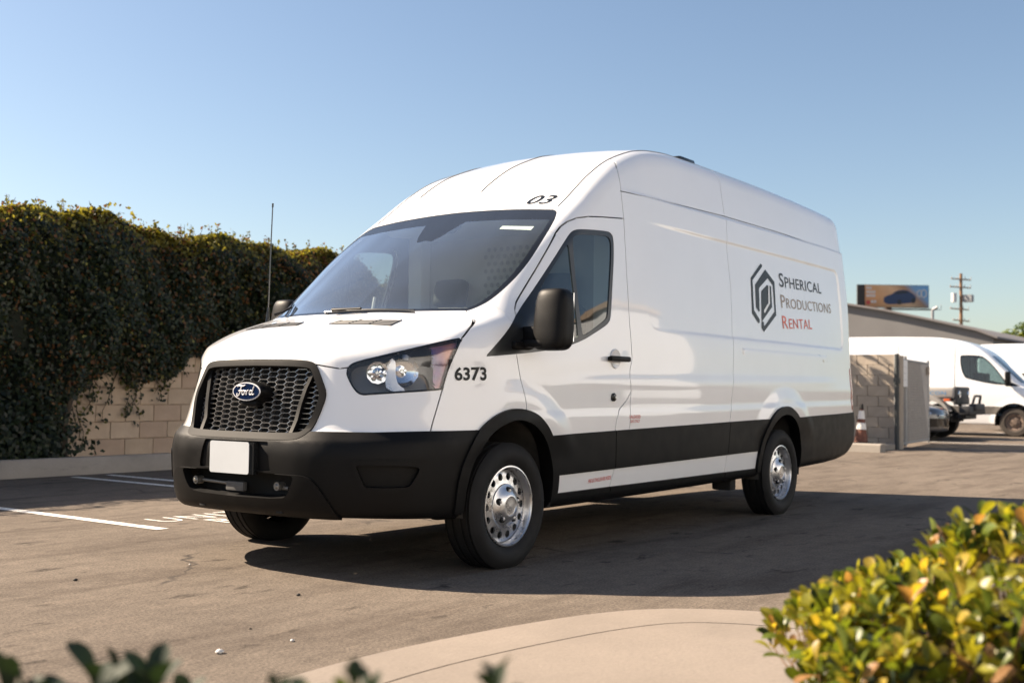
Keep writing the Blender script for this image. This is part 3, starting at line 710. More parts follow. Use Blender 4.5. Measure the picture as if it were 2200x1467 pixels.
# ---- mirrors
def mirror(s):
    r_=empty('wing_mirror',(0,0,0),0,VAN)
    mb=MB(); bm=bmesh.new(); bmesh.ops.create_cube(bm,size=1)
    bmesh.ops.subdivide_edges(bm,edges=bm.edges[:],cuts=9,use_grid_fill=True)
    for v in bm.verts:
        x,y,z=v.co*2
        p=5.0; l=(abs(x)**p+abs(y)**p+abs(z)**p)**(1/p); x,y,z=x/l*1,y/l,z/l   # superellipsoid
        k=1-.13*(z+1)/2-.03*(1-z)/2
        X=x*.065*(1-.15*max(z,0)); X+= (.022*(1-(y*y)) if x<0 else 0)*-1
        v.co=Vector((.165+X+.012*z,s*(1.165+y*s*.115*k*s),1.360+z*.172))
    mb.add([tuple(v.co) for v in bm.verts],[[v.index for v in f.verts] for f in (bm.verts.index_update() or bm.faces)],True); bm.free()
    mb.build('mirror_housing',PLASTIC,r_)
    mb=MB(); mb.box((.233,s*1.165,1.375),(.006,.17,.27)); mb.build('mirror_glass',CHROME,r_)
    mb=MB(); mb.bbox((.12,s*1.06,1.225),(.10,.17,.045),.018); mb.bbox((.135,s*1.05,1.275),(.06,.15,.10),.02); mb.bbox((.08,s*1.005,1.215),(.18,.05,.045),.018); mb.build('mirror_arm',PLASTIC,r_)
    return r_
mirror(-1); MR=mirror(1); MR.location=(.13,-.05,.03)
# ---- door handles, lock, fuel cap spot
for s,d in ((-1,DL),(1,DR)):
    P=snap(np.array([[1.075,-1.02,1.172]]))[0]
    mb=MB(); mb.bbox((1.085,s*(abs(P[1])+.030),1.172),(.235,.028,.034),.012); mb.bbox((1.00,s*(abs(P[1])+.012),1.172),(.03,.03,.026),.008); mb.bbox((1.17,s*(abs(P[1])+.012),1.172),(.03,.03,.026),.008)
    mb.build('door_handle',PLASTIC,d)
    mb=MB(); mb.lathe([(.062,s*.0),(.058,s*.006),(.05,s*.002),(.0005,s*.0)],28,'y',(1.075,s*(abs(P[1])+.001),1.172)); mb.build('handle_bowl',PAINT,d)
    P=snap(np.array([[1.038,-1.02,.933]]))[0]
    mb=MB(); mb.lathe([(.026,s*0),(.026,s*.010),(.020,s*.016),(.0005,s*.017)],20,'y',(1.038,s*abs(P[1]),.933)); mb.build('lock_cylinder',GLOSSBLACK,d)
    mb=MB(); mb.lathe([(.010,s*.017),(.009,s*.021),(.0005,s*.021)],12,'y',(1.045,s*abs(P[1]),.933)); mb.build('lock_face',STEEL,d)
# ---- bonnet vents
def on_surf(pts,off=.003,n=3):
    P=snap(np.array(pts,float),n+2); g_=grad(P); g_/=np.linalg.norm(g_,axis=1)[:,None]; return P+g_*off,g_
HOOD=PANELOBJ.get('hood',VAN)
for sgn in (-1,1):
    cs=[(-.545,.13),(-.462,.155),(-.412,.555),(-.535,.575)]
    n=9; V=[];F=[]
    for i in range(n+1):
        t=i/n; a=np.array(cs[0])*(1-t)+np.array(cs[3])*t; b=np.array(cs[1])*(1-t)+np.array(cs[2])*t
        V+= [(a[0],sgn*a[1],1.33),(b[0],sgn*b[1],1.35)]
    P,_=on_surf(V,.0028); F=[(2*i,2*i+1,2*i+3,2*i+2) for i in range(n)]
    MB().add(P,F,True).build('hood_vent',mat('vent_grey',(.05,.05,.05),.5),HOOD,fix=False)
    for i in (0,3,6,9):
        q=[P[2*i],P[2*i+1]]; MB().tube([tuple(p+np.array([0,0,.002])) for p in q],.0028,6).build('vent_rib',GREYPL,HOOD)
    for j in range(4):
        q=[P[2*i]*(1-(j+.5)/4)+P[2*i+1]*((j+.5)/4)+np.array([0,0,.001]) for i in range(n+1)]; MB().tube([tuple(p) for p in q],.0018,5).build('vent_slat',GREYPL,HOOD)
# ---- wipers, washer, aerial, roof pod and ribs
def wiper(arm,blade,name='wiper'):
    r_=empty(name,(0,0,0),0,VAN)
    P,_=on_surf(arm,.03); mb=MB(); mb.tube([tuple(p) for p in P],[.012]+[.007]*(len(P)-1),8); mb.build('wiper_arm',PLASTIC,r_)
    P,_=on_surf(blade,.016); mb=MB(); mb.tube([tuple(p) for p in P],.006,6); P2,_=on_surf(blade,.005); mb.tube([tuple(p) for p in P2],.004,4); mb.build('wiper_blade',GLOSSBLACK,r_)
wiper([(-.27,.10,1.39),(-.27,-.02,1.40),(-.265,-.12,1.40)],[(-.265+.02*abs(t),.18-.68*t,1.41) for t in np.linspace(0,1,9)])
wiper([(-.19,.70,1.42),(-.16,.66,1.44),(-.12,.62,1.47)],[(-.21+.16*t,.58+.16*t,1.41+.14*t) for t in np.linspace(0,1,6)])
P,_=on_surf([(-.17,.80,1.40)],0.); p=P[0]
mb=MB(); mb.tube([(p[0],p[1],p[2]-.02),(p[0]+.003,p[1],p[2]+.03),(p[0]+.006,p[1],p[2]+.09)],[.014,.011,.006],10); mb.tube([(p[0]+.006,p[1],p[2]+.09),(p[0]+.026,p[1],2.115)],[.0048,.0036],6); mb.tube([(p[0]+.026,p[1],2.11),(p[0]+.027,p[1],2.135)],.006,6); mb.build('aerial',GLOSSBLACK,VAN)
mb=MB(); mb.bbox((2.93,-.50,2.765),(.26,.10,.09),.02); mb.bbox((3.0,-.50,2.80),(.10,.06,.03),.012); mb.build('roof_pod',GLOSSBLACK,VAN)
RIBSHADE=mat('rib_shade_grey',(.20,.185,.165),.5)  # grey puts the shading of the white roof ribs and grooves into colour
for y0,x0,x1 in ((-.02,.97,2.6),(.585,1.03,2.6)):
    P,_=on_surf([(x,y0,float(ev(ZT,np.array(x)))) for x in np.linspace(x0,x1,40)],.0005); MB().tube([tuple(p) for p in P],.005,6).build('roof_rib',RIBSHADE,PANELOBJ.get('roof',VAN))
for s in (-1,1):
    P,_=on_surf([(x,s*np.interp(x,[.78,1.2,1.6,5.3],[.762,.754,.735,.70]),float(ev(ZT,np.array(x)))-.03) for x in np.linspace(.785,5.3,90)],.0005); MB().tube([tuple(p) for p in P],.0038,6).build('roof_seam',RIBSHADE,PANELOBJ.get('roof',VAN))
# small side lamps
P,_=on_surf([(-.30,-1.0,.93)],0.)
# windscreen sticker, inside mirror pod
P,_=on_surf([(x,y,z) for (x,y,z) in ((.52,-.50,1.985),(.535,-.73,1.965),(.565,-.73,2.0),(.55,-.50,2.015))],-.008); MB().add(P,[(0,1,2,3)]).build('sticker',mat('sticker_cream',(.75,.78,.68),.6),wsn,fix=False)
# ---- decals
def text2d(s,size=1.,shear=0.,space=1.,bold=0.):
    cu=bpy.data.curves.new('t','FONT'); cu.body=s; cu.size=size; cu.shear=shear; cu.space_character=space; cu.offset=bold; cu.resolution_u=3
    o=bpy.data.objects.new('t',cu); COL.objects.link(o); dg=bpy.context.evaluated_depsgraph_get(); me=bpy.data.meshes.new_from_object(o.evaluated_get(dg))
    V=np.array([v.co[:2] for v in me.vertices]); F=[tuple(p.vertices) for p in me.polygons]
    bpy.data.objects.remove(o); bpy.data.curves.remove(cu); bpy.data.meshes.remove(me); return V,F
def fit2d(V,u0,u1,v0,v1):
    lo=V.min(0);hi=V.max(0); return (V-lo)/(hi-lo)*np.array([u1-u0,v1-v0])+np.array([u0,v0])
def decal(name,V2,F,mp,m,off=.0025,parent=VAN):
    P=np.array([mp(u_,v_) for u_,v_ in V2]); Q,_=on_surf(P,off); return MB().add(Q,F).build(name,m,parent,fix=False)
def fillpoly(poly,h=.05):
    bm=bmesh.new(); vs=[bm.verts.new((p[0],p[1],0)) for p in poly]; es=[bm.edges.new((vs[i],vs[(i+1)%len(vs)])) for i in range(len(vs))]
    bmesh.ops.triangle_fill(bm,use_beauty=True,edges=es)
    for _ in range(2):
        le=[e for e in bm.edges if e.calc_length()>h]
        if le: bmesh.ops.subdivide_edges(bm,edges=le,cuts=1)
    bmesh.ops.triangulate(bm,faces=bm.faces[:]); bm.verts.index_update()
    V=np.array([v.co[:2] for v in bm.verts]); F=[[v.index for v in f.verts] for f in bm.faces]; bm.free(); return V,F
side_map=lambda x,z:(x,-.97,z)
# fleet number on the wing
V2,F2=text2d('6373',1.,bold=.028); V2=fit2d(V2,-.455,-.243,1.012,1.084); decal('fleet_number',V2,F2,side_map,DECALBLACK)
V2,F2=text2d('03',1.,shear=.25,bold=.01); V2=fit2d(V2,0,.185,0,.085)
decal('fleet_number',V2,F2,lambda u_,v_:(.797+v_*1.15+u_*.05,-.505-u_-v_*-.0+ -v_*-.55*0,2.145+v_*.8),DECALBLACK)
K1=[(3.492,2.018),(3.271,1.881),(3.231,1.595),(3.333,1.52),(3.354,1.529),(3.363,1.554),(3.272,1.624),(3.302,1.866),(3.513,1.993),(3.52,2.009)]
K2=[(3.344,1.833),(3.573,1.977),(3.736,1.889),(3.7,1.608),(3.422,1.457),(3.382,1.486),(3.396,1.542),(3.438,1.539),(3.435,1.509),(3.451,1.51),(3.677,1.638),(3.694,1.858),(3.604,1.909),(3.412,1.81),(3.38,1.624),(3.362,1.616),(3.317,1.65)]
K3=[(3.451,1.789),(3.568,1.847),(3.658,1.848),(3.634,1.672),(3.449,1.567),(3.395,1.536)]
K4=[(3.6,1.85),(3.619,1.847),(3.595,1.698),(3.475,1.613),(3.456,1.619),(3.465,1.638),(3.563,1.701)]
SP=PANELOBJ.get('rear_side_panel',VAN)
for k in (K1,K2,K3): V2,F2=fillpoly(k); decal('logo_mark',V2,F2,side_map,DECALBLACK,.0025,SP)
V2,F2=fillpoly(K4); decal('logo_mark',V2,F2,side_map,mat('decal_white',(.8,.8,.79),.3),.004,SP)
def smallcaps(s,u0,u1,v0,v1,dv,m,big):
    """first letter tall, rest 0.78 tall, baseline rising by dv"""
    Va,Fa=text2d(s[0],1.,bold=.008); Vb,Fb=text2d(s[1:],1.,space=1.06,bold=.004)
    wa=(Va[:,0].max()-Va[:,0].min()); wb=(Vb[:,0].max()-Vb[:,0].min())*.80; k=(u1-u0)/(wa+wb+.10)
    Va=fit2d(Va,u0,u0+wa*k,v0,v1); Vb=fit2d(Vb,u0+wa*k+.10*k,u1,v0,v0+(v1-v0)*.78)
    for V_,F_ in ((Va,Fa),(Vb,Fb)):
        V_=V_.copy(); V_[:,1]+=dv*(V_[:,0]-u0)/(u1-u0); decal('lettering',V_,F_,side_map,m,.0025,SP)
smallcaps('SPHERICAL',3.838,4.80,1.856,1.976,.017,DECALBLACK,1)
smallcaps('PRODUCTIONS',3.830,5.01,1.680,1.791,.028,mat('decal_tan_reflection',(.33,.235,.15),.22,spec=.6),1)  # black lettering; the building's tan reflection is painted into its colour
smallcaps('RENTAL',3.815,4.475,1.505,1.613,.030,mat('decal_orange',(.72,.10,.035),.3),1)
for t,u0,u1,v0,v1 in (('UNLEADED',1.232,1.372,.800,.820),('GAS ONLY',1.240,1.366,.774,.794)):
    V2,F2=text2d(t,1.); V2=fit2d(V2,u0,u1,v0,v1); decal('fuel_sticker',V2,F2,side_map,DECALRED)
V2,F2=text2d('FIRE EXTINGUISHER INSIDE',1.); V2=fit2d(V2,.785,1.045,.420,.444); V2[:,1]+=.010*(V2[:,0]-.785)/.26; decal('extinguisher_sticker',V2,F2,side_map,DECALRED)
# ---- cab interior
CABGREY=mat('cab_grey',(.30,.295,.28),.7,var=.08); CABDARK=mat('cab_dark',(.045,.046,.048),.75,var=.1); BEIGE=mat('bulkhead_beige',(.40,.39,.365),.6,var=.05)
mb=MB()
prof=[(-.30,1.30),(-.20,1.37),(-.02,1.40),(.12,1.37),(.20,1.28),(.22,1.10),(.15,.80),(-.30,.75)]
mb.prism(prof,1.44,lambda a,b,c:(a,-.72+c,b)); mb.bbox((.10,-.42,1.40),(.22,.40,.07),.03); mb.bbox((.17,0,1.25),(.10,.30,.22),.02); mb.build('dashboard',CABGREY,VAN)
sw=empty('steering_wheel',(.42,-.42,1.26),0,VAN); sw.rotation_euler=(0,math.radians(-58),0)
mb=MB(); mb.tube([(.20*math.cos(a),.20*math.sin(a),0) for a in np.linspace(0,2*math.pi,33)],.017,8,False); mb.bbox((0,0,-.01),(.16,.14,.05),.02); mb.box((0,.12,0),(.04,.16,.02)); mb.box((0,-.12,0),(.04,.16,.02)); mb.box((-.12,0,0),(.16,.05,.02)); mb.build('steering_rim',CABDARK,sw)
def seat(y):
    r_=empty('seat',(.95,y,.55),0,VAN); tl=Matrix.Rotation(math.radians(12),3,'Y')
    MB().bbox((-.08,0,.27),(.52,.50,.17),.06,seg=3).build('cushion',CABDARK,r_)
    MB().bbox((.20,0,.66),(.16,.50,.66),.07,tl,3).build('backrest',CABDARK,r_)
    mb=MB(); mb.bbox((.29,0,1.10),(.11,.27,.20),.05,tl,3); mb.tube([(.26,-.07,.95),(.28,-.07,1.06)],.008,6); mb.tube([(.26,.07,.95),(.28,.07,1.06)],.008,6); mb.build('headrest',CABDARK,r_)
    MB().box((0,0,.02),(.50,.42,.34)).build('seat_base',CABDARK,r_)
seat(-.45); seat(.45)
mb=MB(); mb.prism([(-.80,.45),(.80,.45),(.84,1.4),(.80,2.05),(.70,2.3),(-.70,2.3),(-.80,2.05),(-.84,1.4)],.02,lambda a,b,c:(1.36+c,a,b)); bk=mb.build('bulkhead',BEIGE,VAN)
mb=MB()
for i in range(9):
    for j in range(13):
        y=-.24+.055*i+(.0275 if j%2 else 0); z=1.36+.05*j
        mb.lathe([(.0165,-.004),(.0005,-.004)],10,'x',(1.357,y,z),False)
mb.build('perforation',mat('perforation_grey',(.24,.235,.22),.8),bk)
HEADL=mat('headliner_grey',(.62,.62,.60),.9)
mb=MB(); mb.prism([(.80,2.075),(.95,2.04),(1.20,2.06),(1.355,2.05),(1.355,2.08),(1.20,2.09),(.95,2.07),(.82,2.10)],1.52,lambda a,b,c:(a,-.76+c,b)); mb.build('headliner',HEADL,VAN)
for s in (-1,1): MB().box((1.30,s*.80,1.62),(.10,.12,.90)).build('pillar_trim',HEADL,VAN)
mb=MB(); mb.box((.55,0,.52),(1.7,1.6,.05)); mb.build('cab_floor',CABDARK,VAN)
mb=MB(); mb.bbox((.64,.0,2.015),(.10,.18,.05),.02,Matrix.Rotation(math.radians(-36),3,'Y')); mb.build('rear_view_mirror',CABDARK,VAN)
mb=MB(); mb.bbox((.0,.03,1.425),(.06,.30,.03),.008); mb.tube([(.0,.05,1.43),(.02,.05,1.52)],.01,6); mb.build('dash_tray',mat('tray_grey',(.35,.35,.33),.4),VAN)
mb=MB(); mb.box((.05,-.62,1.425),(.22,.26,.008),Matrix.Rotation(.5,3,'Z')); mb.build('dash_papers',mat('paper',(.6,.52,.40),.8),VAN)
# ------------------------------------------------------------------ ground
def NODES(m): return m.node_tree.nodes,m.node_tree.links,m.node_tree.nodes['Principled BSDF']
def ramp(N,L,src,stops):
    r=N.new('ShaderNodeValToRGB'); L.new(src,r.inputs[0]); e=r.color_ramp.elements
    while len(e)>1: e.remove(e[-1])
    e[0].position=stops[0][0]; e[0].color=(*stops[0][1],1)
    for p,c in stops[1:]: x=e.new(p); x.color=(*c,1)
    return r.outputs[0]
def mixc(N,L,f,a,b,mode='MIX'):
    m=N.new('ShaderNodeMix'); m.data_type='RGBA'; m.blend_type=mode
    if isinstance(f,float): m.inputs[0].default_value=f
    else: L.new(f,m.inputs[0])
    for i,v in ((6,a),(7,b)):
        if isinstance(v,tuple): m.inputs[i].default_value=(*v,1)
        else: L.new(v,m.inputs[i])
    return m.outputs[2]
def noise(N,L,vec,scale,detail=5,rough=.55,dist=0.):
    n=N.new('ShaderNodeTexNoise'); n.inputs['Scale'].default_value=scale; n.inputs['Detail'].default_value=detail; n.inputs['Roughness'].default_value=rough; n.inputs['Distortion'].default_value=dist
    L.new(vec,n.inputs['Vector']); return n.outputs['Fac']
def mapping(N,L,vec,scale=(1,1,1),rot=(0,0,0)):
    m=N.new('ShaderNodeMapping'); m.inputs['Scale'].default_value=scale; m.inputs['Rotation'].default_value=rot; L.new(vec,m.inputs[0]); return m.outputs[0]
def asphalt():
    m=mat('asphalt',(.19,.16,.135),.95,spec=.12); N,L,b=NODES(m); tc=N.new('ShaderNodeTexCoord'); v=tc.outputs['Object']
    big=noise(N,L,v,.35,5,.6); c=ramp(N,L,big,[(.30,(.118,.100,.085)),(.5,(.143,.121,.102)),(.72,(.166,.141,.119))])
    st=noise(N,L,mapping(N,L,v,(.55,3.2,1),(0,0,.35)),.9,6,.6,.4); c=mixc(N,L,ramp(N,L,st,[(.48,(0,0,0)),(.66,(.85,.85,.85))]),c,(.092,.076,.064))
    sp=noise(N,L,mapping(N,L,v,(1,2.2,1),(0,0,.2)),2.3,4,.65,.3); c=mixc(N,L,ramp(N,L,sp,[(.61,(0,0,0)),(.70,(.9,.9,.9))]),c,(.045,.038,.033)); oil=noise(N,L,v,1.1,3,.5,.6); c=mixc(N,L,ramp(N,L,oil,[(.66,(0,0,0)),(.74,(.55,.55,.55))]),c,(.07,.06,.054)); pale=noise(N,L,mapping(N,L,v,(.8,4,1),(0,0,-.25)),1.4,6,.65,.5); c=mixc(N,L,ramp(N,L,pale,[(.58,(0,0,0)),(.75,(.5,.5,.5))]),c,(.20,.165,.135))
    gr=noise(N,L,v,75,4,.75); c=mixc(N,L,.85,c,ramp(N,L,gr,[(.32,(.45,.45,.45)),(.68,(1.5,1.47,1.42))]),'MULTIPLY'); g2=noise(N,L,v,9,5,.7); c=mixc(N,L,.6,c,ramp(N,L,g2,[(.3,(.72,.72,.72)),(.7,(1.25,1.24,1.22))]),'MULTIPLY')
    dist=N.new('ShaderNodeVectorMath'); dist.operation='ADD'; nn=N.new('ShaderNodeTexNoise'); nn.inputs['Scale'].default_value=2.2; nn.inputs['Detail'].default_value=6; L.new(v,nn.inputs['Vector'])
    sc=N.new('ShaderNodeVectorMath'); sc.operation='SCALE'; sc.inputs['Scale'].default_value=.55; L.new(nn.outputs['Color'],sc.inputs[0]); L.new(v,dist.inputs[0]); L.new(sc.outputs[0],dist.inputs[1])
    vo=N.new('ShaderNodeTexVoronoi'); vo.feature='DISTANCE_TO_EDGE'; vo.inputs['Scale'].default_value=.42; L.new(dist.outputs[0],vo.inputs['Vector'])
    gate=noise(N,L,v,.8,3); gm=ramp(N,L,gate,[(.50,(0,0,0)),(.60,(1,1,1))])
    ck=ramp(N,L,vo.outputs['Distance'],[(.0,(1,1,1)),(.0025,(.8,.8,.8)),(.006,(0,0,0))]); ckm=mixc(N,L,1.,ck,gm,'MULTIPLY'); c=mixc(N,L,ckm,c,(.045,.04,.037))
    L.new(c,b.inputs['Base Color'])
    bp=N.new('ShaderNodeBump'); bp.inputs['Strength'].default_value=.55; bp.inputs['Distance'].default_value=.006; L.new(noise(N,L,v,130,4,.7),bp.inputs['Height'])
    bp2=N.new('ShaderNodeBump'); bp2.inputs['Strength'].default_value=.35; bp2.inputs['Distance'].default_value=.03; L.new(noise(N,L,v,5,5,.6),bp2.inputs['Height']); L.new(bp.outputs[0],bp2.inputs['Normal']); L.new(bp2.outputs[0],b.inputs['Normal'])
    return m
def sheet(name,poly,z,m,thick=.0):
    mb=MB(); n=len(poly)
    V=[(x,y,z) for x,y in poly]; F=[tuple(range(n))]
    if thick>0: V+=[(x,y,z-thick) for x,y in poly]; F+=[(i,n+i,n+(i+1)%n,(i+1)%n) for i in range(n)]
    mb.add(V,F); return mb.build(name,m,fix=False)
struct(sheet('asphalt_lot',[(-300,-300),(900,-300),(900,900),(-300,900)],0.,asphalt()))
def concrete(name,col,st=.10):
    m=mat(name,col,.88); N,L,b=NODES(m); tc=N.new('ShaderNodeTexCoord'); v=tc.outputs['Object']
    a=noise(N,L,v,1.6,6,.6); c=ramp(N,L,a,[(.3,tuple(x*(1-st) for x in col)),(.7,tuple(x*(1+st) for x in col))])
    s=noise(N,L,v,60,3,.7); c=mixc(N,L,.25,c,ramp(N,L,s,[(.3,(.7,.7,.7)),(.7,(1.2,1.2,1.2))]),'MULTIPLY')
    d=noise(N,L,mapping(N,L,v,(.6,.6,2.5)),4,5,.65); c=mixc(N,L,ramp(N,L,d,[(.62,(0,0,0)),(.8,(.5,.5,.5))]),c,tuple(x*.5 for x in col))
    L.new(c,b.inputs['Base Color']); bp=N.new('ShaderNodeBump'); bp.inputs['Strength'].default_value=.3; bp.inputs['Distance'].default_value=.006; L.new(noise(N,L,v,70,4),bp.inputs['Height']); L.new(bp.outputs[0],b.inputs['Normal']); return m
CONC=concrete('pavement_concrete',(.215,.180,.148)); KERBC=concrete('kerb_concrete',(.25,.225,.195),.18)
# curved concrete apron of the planted island on which the photographer stands
out=chaikin([(-9.5,-7.0),(-8.2,-4.2),(-6.2,-2.75),(-4.6,-2.15),(-3.3,-1.96),(-2.43,-1.90),(-2.06,-1.89),(-1.58,-1.94),(-.98,-2.06),(-.60,-2.25),(-.38,-2.62),(-.30,-3.1),(-.35,-4.2),(-.8,-6.5),(-2,-9.5),(-7,-9.5)],2)
cen_=np.array([-4.2,-5.2])
def inset(P,d):
    e=np.roll(P,-1,0)-np.roll(P,1,0); n=np.stack([-e[:,1],e[:,0]],1); n/=np.linalg.norm(n,axis=1)[:,None]
    s=np.sign(((cen_-P)*n).sum(1)); return P+n*s[:,None]*d
i1=inset(out,.30); i2=inset(out,.308)
def ring(name,A,B,z,m,drop=.03):
    n=len(A); V=[(x,y,z) for x,y in A]+[(x,y,z) for x,y in B]+[(x,y,z-drop) for x,y in A]+[(x,y,z-drop) for x,y in B]
    F=[]
    for i in range(n):
        j=(i+1)%n; F+=[(i,j,n+j,n+i),(i,2*n+i,2*n+j,j),(n+i,n+j,3*n+j,3*n+i)]
    return MB().add(V,F).build(name,m)
struct(ring('kerb',out,i1,.022,CONC)); struct(sheet('pavement',[tuple(p) for p in i2],.0215,CONC,.02))
SOIL=mat('soil',(.075,.055,.04),.95,var=.35,vscale=9,bump=.6,bscale=40)
struct(sheet('planting_bed',[tuple(p) for p in chaikin([(-6.5,-4.2),(-5.2,-3.45),(-4,-3.35),(-2.9,-3.55),(-1.9,-3.9),(-1.5,-5),(-2.6,-7),(-5.5,-7)],2)],.03,SOIL,.02))
# painted bay lines and lettering
LINE=mat('line_paint',(.62,.60,.57),.75); N,L_,b_=NODES(LINE); tc=N.new('ShaderNodeTexCoord'); c=ramp(N,L_,noise(N,L_,tc.outputs['Object'],14,6,.7),[(.34,(.30,.27,.24)),(.46,(.66,.64,.60))]); L_.new(c,b_.inputs['Base Color'])
def bar(x0,y0,x1,y1,w,name='parking_line'):
    d=Vector((x1-x0,y1-y0,0)).normalized(); n=Vector((-d.y,d.x,0))*w/2
    struct(sheet(name,[(x0-n.x,y0-n.y),(x1-n.x,y1-n.y),(x1+n.x,y1+n.y),(x0+n.x,y0+n.y)],.004,LINE))
bar(-.17,1.78,-.155,6.35,.10); bar(2.04,6.20,2.02,1.8,.10); bar(2.47,6.22,2.38,1.8,.10)
for k in range(3): bar(4.6+2.6*k,6.3,4.6+2.6*k,1.8,.10)
for k in range(4): bar(20.2+2.7*k,3.2,20.2+2.7*k,-1.5,.10)
for s,x0,y0,wd,ht in (('UNIT',.10,2.09,.80,.27),('RE',.37,1.76,.36,.27)):
    V2,F2=text2d(s,1.,space=1.15); V2=fit2d(V2,x0,x0+wd,y0,y0+ht); struct(obj('bay_lettering',mesh('bay_lettering',[(x,y,.004) for x,y in V2],F2),LINE))
# debris on the asphalt
STONE=mat('pebble_dark',(.05,.045,.04),.9); LITTER=mat('litter_white',(.7,.68,.65),.8)
def pebble(x,y,r,m,lab,cat='stone',grp=None):
    bm=bmesh.new(); bmesh.ops.create_icosphere(bm,subdivisions=2,radius=1)
    for v in bm.verts: v.co=Vector((v.co.x*r*(1+.25*math.sin(9*v.co.y+x)),v.co.y*r*(.75+.2*math.cos(7*v.co.z)),v.co.z*r*.55))
    me=bpy.data.meshes.new('pebble'); bm.to_mesh(me); bm.free(); me.polygons.foreach_set('use_smooth',[True]*len(me.polygons))
    o=obj('pebble' if m is STONE else 'litter_scrap',me,m,None,(x,y,r*.45)); tag(o,lab,cat,grp); return o
def upz(px,py,z=0.):
    d=_fw+_r*(px-1100)/FPX-_u*(py-733.5)/FPX; t=(z-CAM[2])/d[2]; return CAM+t*d
def upd(px,py,dep): return CAM+(_fw+_r*(px-1100)/FPX-_u*(py-733.5)/FPX)*dep
def upa(px,py,ax,val):
    d=_fw+_r*(px-1100)/FPX-_u*(py-733.5)/FPX; t=(val-CAM[ax])/d[ax]; return CAM+t*d
for (px,py,r,m,lab) in ((162,1247,.012,STONE,'small dark pebble on the sunlit asphalt left of the van'),(641,1279,.011,STONE,'dark pebble on the asphalt just in front of the van shadow'),(472,1403,.016,LITTER,'white scrap of litter on the asphalt near the pavement'),(628,1377,.009,LITTER,'tiny pale scrap on the asphalt right of the larger litter'),(408,1213,.007,LITTER,'tiny pale speck on the asphalt in front of the front wheel'),(538,1351,.006,STONE,'tiny stone on the asphalt between the two pale scraps')):
    p=upz(px,py); pebble(p[0],p[1],r,m,lab,'stone' if m is STONE else 'litter')
# ------------------------------------------------------------------ left: kerb, block wall, ivy
mb=MB(); prof=[(6.43,0),(6.45,.165),(6.475,.19),(6.58,.19),(6.58,0)]
for x0 in np.arange(-14,26,3.0):
    mb=MB(); mb.prism(prof,2.992,lambda a,b,c:(x0+c,a,b)); struct(mb.build('kerb',KERBC))
struct(sheet('planting_strip',[(-14,6.58),(26,6.58),(26,7.1),(-14,7.1)],.14,SOIL))
WALLY=6.98
BW=thing('block_wall','tan concrete block wall overgrown with ivy behind the parking bays','wall',(0,WALLY,0))
MORT=mat('mortar',(.36,.28,.205),.95,var=.15,vscale=5,bump=.3,bscale=60)
MB().box((6,.11,1.1),(40,.19,2.2)).build('wall_core',MORT,BW)
BL=[mat('block_tan_%s'%n,c,.92,var=.12,vscale=5,bump=.35,bscale=45) for n,c in (('a',(.42,.325,.235)),('b',(.40,.31,.225)),('c',(.375,.28,.205)),('d',(.435,.34,.25)))]
blk=[]
for m in BL:
    q=MB().bbox((0,0,0),(.392,.024,.192),.005,None,1); me=mesh('block',q.V,q.F); me.materials.append(m); blk.append(me)
for r in range(9):
    for i in range(27):
        x=.2+i*.4+(.2 if r%2 else 0); o=obj('block',blk[int(RNG.integers(0,4))],None,BW,(x,.004+float(RNG.uniform(-.002,.002)),.25+r*.2))
# leaves -----------------------------------------------------------------
def leafmat(name,col,tr=.35,rough=.5,var=.25):
    m=mat(name,col,rough,var=0); N,L,b=NODES(m); oi=N.new('ShaderNodeTexCoord'); n=noise(N,L,oi.outputs['Object'],22,2); c=ramp(N,L,n,[(.3,tuple(x*(1-var) for x in col)),(.7,tuple(min(1,x*(1+var)) for x in col))]); L.new(c,b.inputs['Base Color'])
    t=N.new('ShaderNodeBsdfTranslucent'); mc=N.new('ShaderNodeVectorMath'); mc.operation='MULTIPLY'; L.new(c,mc.inputs[0]); mc.inputs[1].default_value=(1.5,1.4,.6); L.new(mc.outputs[0],t.inputs[0])
    mx=N.new('ShaderNodeMixShader'); mx.inputs[0].default_value=tr; L.new(b.outputs[0],mx.inputs[1]); L.new(t.outputs[0],mx.inputs[2]); L.new(mx.outputs[0],N['Material Output'].inputs[0]); return m
def leaf_cloud(P,Nn,size,mi,mats,name,parent,asp=.62,fold=.25):
    """two-triangle-pair folded leaves at P with facing Nn"""
    n=len(P); Nn=Nn/np.linalg.norm(Nn,axis=1)[:,None]; a=RNG.normal(size=(n,3)); T=np.cross(Nn,a); T/=np.linalg.norm(T,axis=1)[:,None]; B=np.cross(Nn,T)
    s=size[:,None]; h=Nn*s*fold
    V=np.stack([P-T*s,P+B*s*asp+h*.6,P+T*s-h*.3,P-B*s*asp+h*.6],1).reshape(-1,3)
    base=np.arange(n)[:,None]*4; F=np.vstack([base+np.array([0,1,2]),base+np.array([0,2,3])]); F=F.reshape(2,n,3).transpose(1,0,2).reshape(-1,3)
    me=bpy.data.meshes.new(name); me.vertices.add(len(V)); me.vertices.foreach_set('co',V.ravel().astype(np.float32)); me.loops.add(len(F)*3); me.loops.foreach_set('vertex_index',F.ravel().astype(np.int32)); me.polygons.add(len(F)); me.polygons.foreach_set('loop_start',(np.arange(len(F))*3).astype(np.int32))
    try: me.polygons.foreach_set('loop_total',np.full(len(F),3,np.int32))
    except Exception: pass
    for m in mats: me.materials.append(m)
    me.polygons.foreach_set('material_index',np.repeat(mi,2).astype(np.int32)); me.update(calc_edges=True)
    o=obj(name,me,None,parent); o['kind']='stuff'; return o
IV=thing('ivy','dense ivy cascading over the block wall, rust and green along its sunlit top','ivy',(4,6.9,.14))
